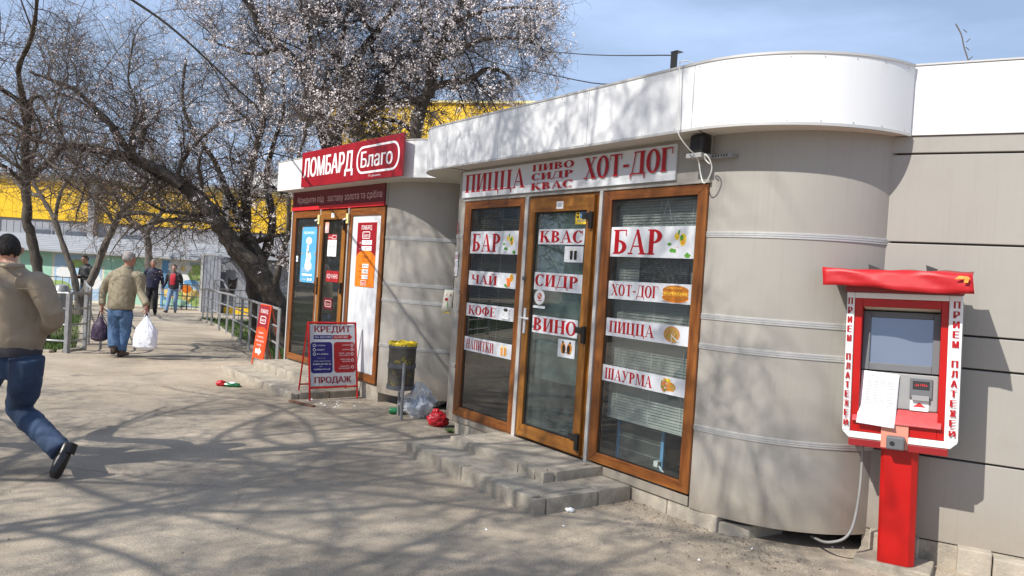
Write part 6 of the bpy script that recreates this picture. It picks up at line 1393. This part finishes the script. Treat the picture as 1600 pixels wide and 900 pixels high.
def face(parent, c, fwd, up, s=1.0):
    f = fwd.normalized(); r = f.cross(up).normalized(); u = r.cross(f).normalized()
    for k in (-1, 1):
        mb = MB(); p = c+f*.084*s+r*k*.032*s+u*.012*s; mb.loft([(p-f*.006, .014*s, .008*s, r, u), (p, .013*s, .007*s, r, u), (p+f*.004, .007*s, .004*s, r, u)], 'paper', n=10); mb.loft([(p+f*.003, .006*s, .006*s, r, u), (p+f*.0062, .004*s, .004*s, r, u)], 'black', n=8); mb.build('eye', parent)
        mb = MB(); q = p+u*.020*s; mb.tube([q-r*.018*s, q+u*.005*s, q+r*.018*s], .004*s, 'hair_dark', n=5); mb.build('eyebrow', parent)
    mb = MB(); p = c+f*.083*s-u*.062*s; mb.tube([p-r*.024*s-f*.006, p+f*.003, p+r*.024*s-f*.006], [.003*s, .006*s, .003*s], 'crimson', n=6); mb.build('mouth', parent)
def hair(c, fwd, up, parent, m_, s=1.0, back=.3, long=0.0, bald=False):
    """a cap of hair over crown, sides and nape, leaving the face free"""
    f = fwd.normalized(); r = f.cross(up).normalized(); u = r.cross(f).normalized(); bm = bmesh.new(); bmesh.ops.create_icosphere(bm, subdivisions=4, radius=1)
    kill = []
    for v in bm.verts:
        p = v.co.copy(); x, y, z = p
        line = -.45-long if y < 0 else (-.45-long)+(.95+long)*min(1, y/.55)
        line += .14*noise.noise(p*6)+.12*noise.noise(p*19)
        if z < line or (y > .62 and z < .60): kill.append(v); continue
        n_ = noise.noise(p*5)*.03+noise.noise(p*14)*.02+noise.noise(p*30)*.012
        k = 1.0+n_
        k *= 1-.14*max(0, -z-.05)/.45
        v.co = c+r*(x*.085*s*k)+f*((y*.106-.006)*s*k)+u*((z*.119+.006)*s)
        if bald and z > .75: v.co -= u*.012*s
    bmesh.ops.delete(bm, geom=kill, context='VERTS')
    me = bpy.data.meshes.new('hair'); bm.to_mesh(me); bm.free(); me.materials.append(M[m_]); me.shade_smooth()
    o = bpy.data.objects.new('hair', me); col.objects.link(o); o.parent = parent
    sd = o.modifiers.new('s', 'SOLIDIFY'); sd.thickness = .007; sd.offset = -1; return o
def hand(mb, wrist, d, palmn, s=1.0, curl=.9):
    """palm and five bent fingers; d points along the hand, palmn out of the palm"""
    d = d.normalized(); n = (palmn-d*palmn.dot(d)).normalized(); w_ = d.cross(n)
    mb.loft([(wrist-d*.02*s, .026*s, .020*s, w_, n), (wrist+d*.03*s, .036*s, .018*s, w_, n), (wrist+d*.085*s, .040*s, .015*s, w_, n), (wrist+d*.095*s, .034*s, .012*s, w_, n)], 'skin', n=12)
    for k, (o_, l_) in enumerate(((-.030, .062), (-.010, .074), (.011, .070), (.030, .055))):
        p = wrist+d*.085*s+w_*o_*s; a = curl*.5; pts = [p]; dd = d
        for q in range(3): dd = (d*math.cos(a)+n*math.sin(a)); p = p+dd*l_*s*(.42, .32, .26)[q]; pts.append(p); a += curl*(.75+.1*k*.3)
        mb.tube(pts, [.0095*s, .009*s, .0085*s, .007*s], 'skin', n=8)
    p = wrist+d*.025*s-w_*.030*s; dd = (d*.6-w_*.7+n*.35).normalized(); mb.tube([p, p+dd*.035*s, p+dd*.055*s+n*.02*s+d*.012*s, p+dd*.06*s+n*.035*s+d*.03*s], [.013*s, .011*s, .010*s, .008*s], 'skin', n=8)
def shoe(parent, ankle, toe, m_, s=1.0, up=Vector((0, 0, 1))):
    d = (toe-ankle); d = d.normalized(); u = (up-d*up.dot(d)).normalized(); r = d.cross(u); L = (toe-ankle).length
    mb = MB(); heel = ankle-d*.055*s
    mb.loft([(heel-u*.0*s, .030*s, .030*s, r, u), (heel+d*.02, .036*s, .042*s, r, u), (ankle+d*.03, .038*s, .045*s, r, u), (ankle+d*L*.55, .045*s, .034*s, r, u), (ankle+d*L*.85, .044*s, .026*s, r, u), (toe, .028*s, .016*s, r, u)], m_, n=14)
    mb.loft([(heel+d*.0-u*.046*s, .033*s, .012*s, r, u), (heel+d*.07-u*.046*s, .036*s, .012*s, r, u)], 'black', n=10)
    mb.tube([ankle+u*.01, ankle+u*.07*s], [.042*s, .045*s], m_, n=12)
    o = mb.build('shoe', parent, smooth=60); return o

# ---- the man striding out of the picture on the left (seen from behind)
T0 = at(60, 745, 5.45); T0.z = 0
pr_ = thing('person', 'man in tan jacket and dark blue jeans striding away past the left edge, back turned', 'person', T0)
def W_(px, py, Y): return at(px, py, Y)-T0
hc = W_(12, 391, 5.55); fw = V3(-.62, .78, 0).normalized(); sd = V3(.80, .60, 0); sd = V3(.88, .32, 0).normalized()
ns = dict(neck=W_(18, 425, 5.5), shR=W_(60, 440, 5.42), shL=W_(-36, 436, 5.72), elR=W_(82, 500, 5.45), wrR=W_(58, 512, 5.85), elL=W_(-66, 505, 5.9), wrL=W_(-70, 470, 6.2), hipR=W_(40, 562, 5.45), hipL=W_(0, 560, 5.62), knR=W_(34, 640, 5.60), anR=W_(92, 700, 5.32), knL=W_(-60, 640, 5.9), anL=W_(-105, 735, 6.0))
mb = MB(); head(mb, hc, fw, V3(0, 0, 1), .98)
mb.tube([hc-V3(0, 0, .07), ns['neck']+V3(0, 0, .02), ns['neck']-V3(0, 0, .05)], [.055, .06, .075], 'skin')
torso(mb, [(W_(20, 545, 5.52), .15, .10), (W_(20, 500, 5.52), .15, .10), (W_(18, 455, 5.52), .17, .10), (ns['neck']-V3(0, 0, .06), .10, .07)], sd)
for s_ in 'RL':
    limb(mb, [ns['sh'+s_], ns['el'+s_], ns['wr'+s_]], [.05, .042, .036, .028]); hand(mb, ns['wr'+s_], (ns['wr'+s_]-ns['el'+s_]), V3(0, 0, -1), 1.0, .8)
    limb(mb, [ns['hip'+s_], ns['kn'+s_], ns['an'+s_]], [.085, .062, .055, .042])
fuse(mb, 'body', pr_, 'skin', .007, 3)
hair(hc, fw, V3(0, 0, 1), pr_, 'hair_dark', .98, long=.0)
mb = MB()
torso(mb, [(W_(24, 552, 5.52), .165, .115), (W_(23, 543, 5.52), .170, .12), (W_(24, 530, 5.52), .195, .14), (W_(24, 495, 5.52), .205, .142), (W_(20, 455, 5.52), .212, .135), (W_(16, 434, 5.52), .19, .115), (W_(16, 420, 5.50), .10, .085), (W_(16, 411, 5.5), .078, .078)], sd)
for s_ in 'RL': sleeve(mb, ns['sh'+s_].lerp(ns['neck'], .55)-V3(0, 0, .06), ns['sh'+s_]-V3(0, 0, .02), ns['el'+s_], ns['wr'+s_], [.06, .078, .086, .080, .076, .066, .048])
jk = fuse(mb, 'jacket', pr_, 'jacket_tan', .009, 4, .014, 6, 3)
mb = MB(); torso(mb, [(W_(24, 556, 5.52), .168, .118), (W_(24, 551, 5.52), .174, .124), (W_(23.5, 545, 5.52), .176, .126), (W_(23, 540, 5.52), .174, .124)], sd); mb.build('waistband', pr_, smooth=60).data.materials[0] = M['elastic']
mb = MB(); a, b = W_(-28, 450, 5.50), W_(62, 452, 5.29); mb.tube(smooth_pts([a, (a+b)/2+V3(-.01, -.06, .005), b]), .003, 'jacket_khaki', n=5); 
mb.tube(smooth_pts([W_(-10, 412, 5.47), W_(16, 416, 5.38), W_(38, 415, 5.44)]), .012, 'jacket_tan', n=6); mb.build('collar_seam', pr_, smooth=60)
mb = MB(); torso(mb, [(W_(20, 590, 5.53), .155, .11), (W_(20, 572, 5.53), .172, .125), (W_(21, 550, 5.53), .160, .112)], sd)
limb(mb, [ns['hipR']+V3(0, 0, .02), W_(40, 600, 5.50), ns['knR'], W_(62, 672, 5.44), W_(97, 706, 5.30)], [.115, .108, .092, .080, .076, .070], n=16)
limb(mb, [ns['hipL']+V3(0, 0, .02), W_(-30, 605, 5.75), ns['knL'], ns['anL']+V3(0, 0, .05)], [.115, .10, .08, .075, .07], n=16)
fuse(mb, 'jeans', pr_, 'jeans_dark', .008, 3, .016, 8, 7)
shoe(pr_, W_(101, 706, 5.29), W_(84, 747, 5.20), 'shoe', 1.12, up=V3(-.35, .30, .32)); shoe(pr_, ns['anL'], ns['anL']+V3(-.16, .10, -.03), 'shoe')

# ---- the older man in khaki with two bags
T0 = at(186, 558, 12.3); T0.z = gz(T0.x, T0.y)
p2 = thing('person', 'grey haired man in khaki jacket and blue jeans walking away, a bag in each hand', 'person', T0)
Y2 = 12.35; fw = V3(.12, .98, 0).normalized(); fh = V3(.55, .83, 0); sd = V3(1, -.1, 0).normalized()
hc = W_(202.5, 404.5, Y2)
mb = MB(); head(mb, hc, fh, V3(.05, 0, 1), .98); mb.tube([hc-V3(0, 0, .06), W_(199, 418, Y2), W_(198, 426, Y2)], [.06, .062, .075], 'skin')
torso(mb, [(W_(188, 485, Y2), .15, .10), (W_(192, 455, Y2), .16, .11), (W_(196, 432, Y2), .16, .10), (W_(198, 420, Y2), .07, .06)], sd)
J = dict(shL=W_(176.5, 429, Y2), elL=W_(162, 453, Y2+.05), wrL=W_(159.5, 479, Y2-.05), shR=W_(218, 430, Y2), elR=W_(220, 456, Y2), wrR=W_(229, 479, Y2-.1), hipL=W_(180, 484, Y2), knL=W_(178, 515, Y2-.02), anL=W_(177, 544, Y2-.15), hipR=W_(198, 484, Y2), knR=W_(195, 516, Y2+.04), anR=W_(189, 549, Y2-.05))
for s_ in 'LR':
    limb(mb, [J['sh'+s_], J['el'+s_], J['wr'+s_]], [.05, .042, .036, .028]); limb(mb, [J['hip'+s_], J['kn'+s_], J['an'+s_]], [.08, .06, .05, .04])
    hand(mb, J['wr'+s_], V3(.0 if s_ == 'L' else .15, 0, -1), V3(1 if s_ == 'L' else -1, 0, 0), .95, 1.1)
fuse(mb, 'body', p2, 'skin_red', .0065, 2)
hair(hc, fh, V3(.05, 0, 1), p2, 'hair_grey', 1.02, bald=True)
mb = MB(); torso(mb, [(W_(188, 483, Y2), .185, .13), (W_(188, 479, Y2), .205, .145), (W_(191, 455, Y2), .222, .16), (W_(194, 436, Y2), .220, .145), (W_(197, 426, Y2), .17, .11), (W_(199, 419, Y2), .085, .08), (W_(199.5, 415, Y2), .075, .075)], sd)
for s_ in 'LR': sleeve(mb, J['sh'+s_].lerp(W_(197, 424, Y2), .55)-V3(0, 0, .05), J['sh'+s_]-V3(0, 0, .03), J['el'+s_], J['wr'+s_]+V3(0, 0, .03), [.06, .078, .084, .076, .070, .060, .046])
fuse(mb, 'jacket', p2, 'jacket_khaki', .010, 4, .018, 6, 1)
mb = MB(); torso(mb, [(W_(188, 494, Y2), .15, .11), (W_(188, 486, Y2), .165, .12), (W_(188, 476, Y2), .15, .11)], sd)
for s_ in 'LR': limb(mb, [J['hip'+s_], (J['hip'+s_]+J['kn'+s_])/2, J['kn'+s_], (J['kn'+s_]+J['an'+s_])/2, J['an'+s_]+V3(0, 0, .01)], [.105, .10, .088, .085, .080, .078], n=14)
fuse(mb, 'jeans', p2, 'jeans', .009, 3, .02, 8, 2)
shoe(p2, J['anL']-V3(0, 0, .04), J['anL']+V3(-.04, .16, -.075), 'shoe_brown'); shoe(p2, J['anR']-V3(0, 0, .04), J['anR']+V3(.03, .17, -.05), 'shoe_brown')
def soft_bag(name, label, cat, top, wd, ht, m_, seed, hw):
    t = thing(name, label, cat, top); bm = bmesh.new(); bmesh.ops.create_icosphere(bm, subdivisions=5, radius=1)
    for v in bm.verts:
        p = v.co.copy(); k = .5+.5*p.z; prof = (1-k)**.16*(1 if k < .55 else max(.10, 1-((k-.55)/.45)**1.3*.9)); q = p*2+Vector((seed, 0, 0)); n_ = noise.noise(q)*.12+abs(noise.noise(q*2.7))*.10+.05*noise.noise(q*6)
        r = math.hypot(p.x, p.y) or 1; e = min(1, (1-p.z*p.z)**.5*1.6)
        v.co = Vector((p.x/r*wd/2*prof*e*(1+n_), p.y/r*wd/2*.62*prof*e*(1+n_), -.06-ht*(1-k)+.02*n_))
    me = bpy.data.meshes.new('bag'); bm.to_mesh(me); bm.free(); me.materials.append(M[m_]); me.shade_smooth(); o = bpy.data.objects.new('bag', me); col.objects.link(o); o.parent = t
    mb = MB()
    for k in (-1, 1): mb.tube(smooth_pts([V3(k*hw, 0, -.16), V3(k*hw*.6, .0, -.05), V3(0, k*.01, .015), V3(-k*hw*.2, 0, -.03)]), [.012], m_) if False else mb.tube(smooth_pts([V3(k*hw, 0, -.17), V3(k*hw*.55, 0, -.06), V3(0, k*.012, .012)]), .009, m_, n=6)
    mb.build('handle', t, smooth=60); return t
hw_ = T0+J['wrR']+V3(.012, 0, -.085); soft_bag('carrier_bag', 'full white plastic carrier bag in the right hand of the man in khaki', 'bag', hw_, .37, .56, 'white_bag', 4, .06)
hw_ = T0+J['wrL']+V3(0, 0, -.085); soft_bag('shopping_bag', 'dark purple cloth bag in the left hand of the man in khaki', 'bag', hw_+V3(-.02, 0, 0), .27, .42, 'purple_bag', 8, .05)

# ---- generic far figures
def far_person(label, T, fwd, h, skin, hair_m, top_m, legs_m, shoe_m, arms, legs, open_top=None, hair_long=0.0, bag=None, hd_tilt=0.0):
    p = thing('person', label, 'person', T); s = h/1.75; f = fwd.normalized(); r = f.cross(V3(0, 0, 1)).normalized(); u = V3(0, 0, 1)
    def q(x, y, z): return (r*x+f*y)*s+u*z*s
    hc = q(0, .03+hd_tilt, 1.63); fh = (f-u*hd_tilt*4)
    mb = MB(); head(mb, hc, fh, u, s); mb.tube([hc-u*.07*s, q(0, 0, 1.48), q(0, 0, 1.42)], [.055*s, .056*s, .07*s], 'skin'); torso(mb, [(q(0, 0, .9), .14*s, .09*s), (q(0, 0, 1.2), .15*s, .1*s), (q(0, 0, 1.40), .15*s, .09*s), (q(0, 0, 1.46), .07*s, .06*s)], r)
    A = []
    for k, (el, wr) in zip((-1, 1), arms):
        sh = q(.19*k, 0, 1.40); e_, w_ = q(*el), q(*wr); A.append((sh, e_, w_)); limb(mb, [sh, e_, w_], [.045*s, .04*s, .034*s, .027*s]); hand(mb, w_, w_-e_, V3(0, 0, -1) if abs((w_-e_).z) < .1 else r*-k, .95*s, .7)
    Lg = []
    for k, (kn, an) in zip((-1, 1), legs): hp = q(.09*k, 0, .90); Lg.append((hp, q(*kn), q(*an))); limb(mb, list(Lg[-1]), [.08*s, .06*s, .05*s, .038*s])
    fuse(mb, 'body', p, skin, .009, 2); face(p, hc, fh, u, s); hair(hc, fh, u, p, hair_m, s*1.02, long=hair_long)
    mb = MB(); torso(mb, [(q(0, 0, .86), .175*s, .125*s), (q(0, 0, .92), .185*s, .13*s), (q(0, 0, 1.2), .20*s, .14*s), (q(0, 0, 1.38), .20*s, .125*s), (q(0, 0, 1.45), .12*s, .09*s), (q(0, 0, 1.495), .07*s, .07*s)], r)
    for sh, e_, w_ in A: limb(mb, [sh.lerp(q(0, 0, 1.42), .55)-u*.03, sh-u*.02, e_, w_], [.05*s, .068*s, .070*s, .062*s, .055*s, .048*s, .042*s])
    fuse(mb, 'jacket', p, top_m, .012, 3, .014, 7, h)
    if open_top:
        mb = MB(); mb.loft([(q(0, .125, 1.02), .085*s, .02*s, r, f), (q(0, .135, 1.2), .095*s, .022*s, r, f), (q(0, .118, 1.36), .10*s, .02*s, r, f), (q(0, .085, 1.43), .06*s, .02*s, r, f)], open_top, n=14); mb.build('top', p, smooth=80)
    mb = MB(); torso(mb, [(q(0, 0, .82), .15*s, .1*s), (q(0, 0, .88), .165*s, .115*s), (q(0, 0, .98), .15*s, .1*s)], r)
    for a, b, c in Lg: limb(mb, [a, (a+b)/2, b, (b+c)/2, c], [.098*s, .09*s, .072*s, .066*s, .060*s])
    fuse(mb, 'trousers', p, legs_m, .011, 3, .012, 9, 4)
    for k, (a, b, c) in zip((-1, 1), Lg): shoe(p, c-u*.02, c+f*.16*s+r*.03*k-u*.035, shoe_m, s)
    return p
T = at(236, 489, 23.6); T.z = gz(T.x, T.y)
far_person('man in dark navy jacket walking towards the camera behind the khaki man', T, V3(.3, -.95, 0), 1.72, 'skin_red', 'hair_grey', 'jacket_navy', 'black_cloth', 'shoe',
    [((-.27, -.02, 1.12), (-.30, .06, .86)), ((.27, .0, 1.12), (.32, .05, .86))], [((-.10, .06, .48), (-.10, -.06, .09)), ((.10, .0, .48), (.09, .12, .09))])
T = at(269, 488, 25.6); T.z = gz(T.x, T.y)
far_person('woman in red top, open black jacket and light jeans walking towards the camera', T, V3(.1, -1, 0), 1.62, 'skin', 'hair_dark', 'jacket_black', 'jeans_light', 'shoe_brown',
    [((-.26, -.05, 1.13), (-.27, .08, .88)), ((.28, -.04, 1.14), (.33, .06, .90))], [((-.09, .0, .48), (-.08, -.08, .09)), ((.12, .08, .50), (.16, .14, .09))], open_top='red_top', hair_long=.25)
T = at(132, 490, 22.0); T.z = gz(T.x, T.y)
far_person('man in black jacket standing on the lawn looking down at a phone', T, V3(-.35, -.94, 0), 1.70, 'skin', 'hair_dark', 'jacket_black', 'jeans_dark', 'shoe',
    [((-.25, .05, 1.14), (-.06, .27, 1.15)), ((.25, .02, 1.12), (.05, .28, 1.12))], [((-.11, .02, .48), (-.12, .0, .09)), ((.11, .02, .48), (.13, .0, .09))], hd_tilt=.05)
ph = thing('phone', 'small dark phone held by the man on the lawn', 'phone', T+V3(-.35, -.94, 0)*.40+V3(0, 0, 1.14), .3)
MB().box(-.035, .035, -.005, .005, -.07, .07, 'black').build('case', ph, bevel=.003)
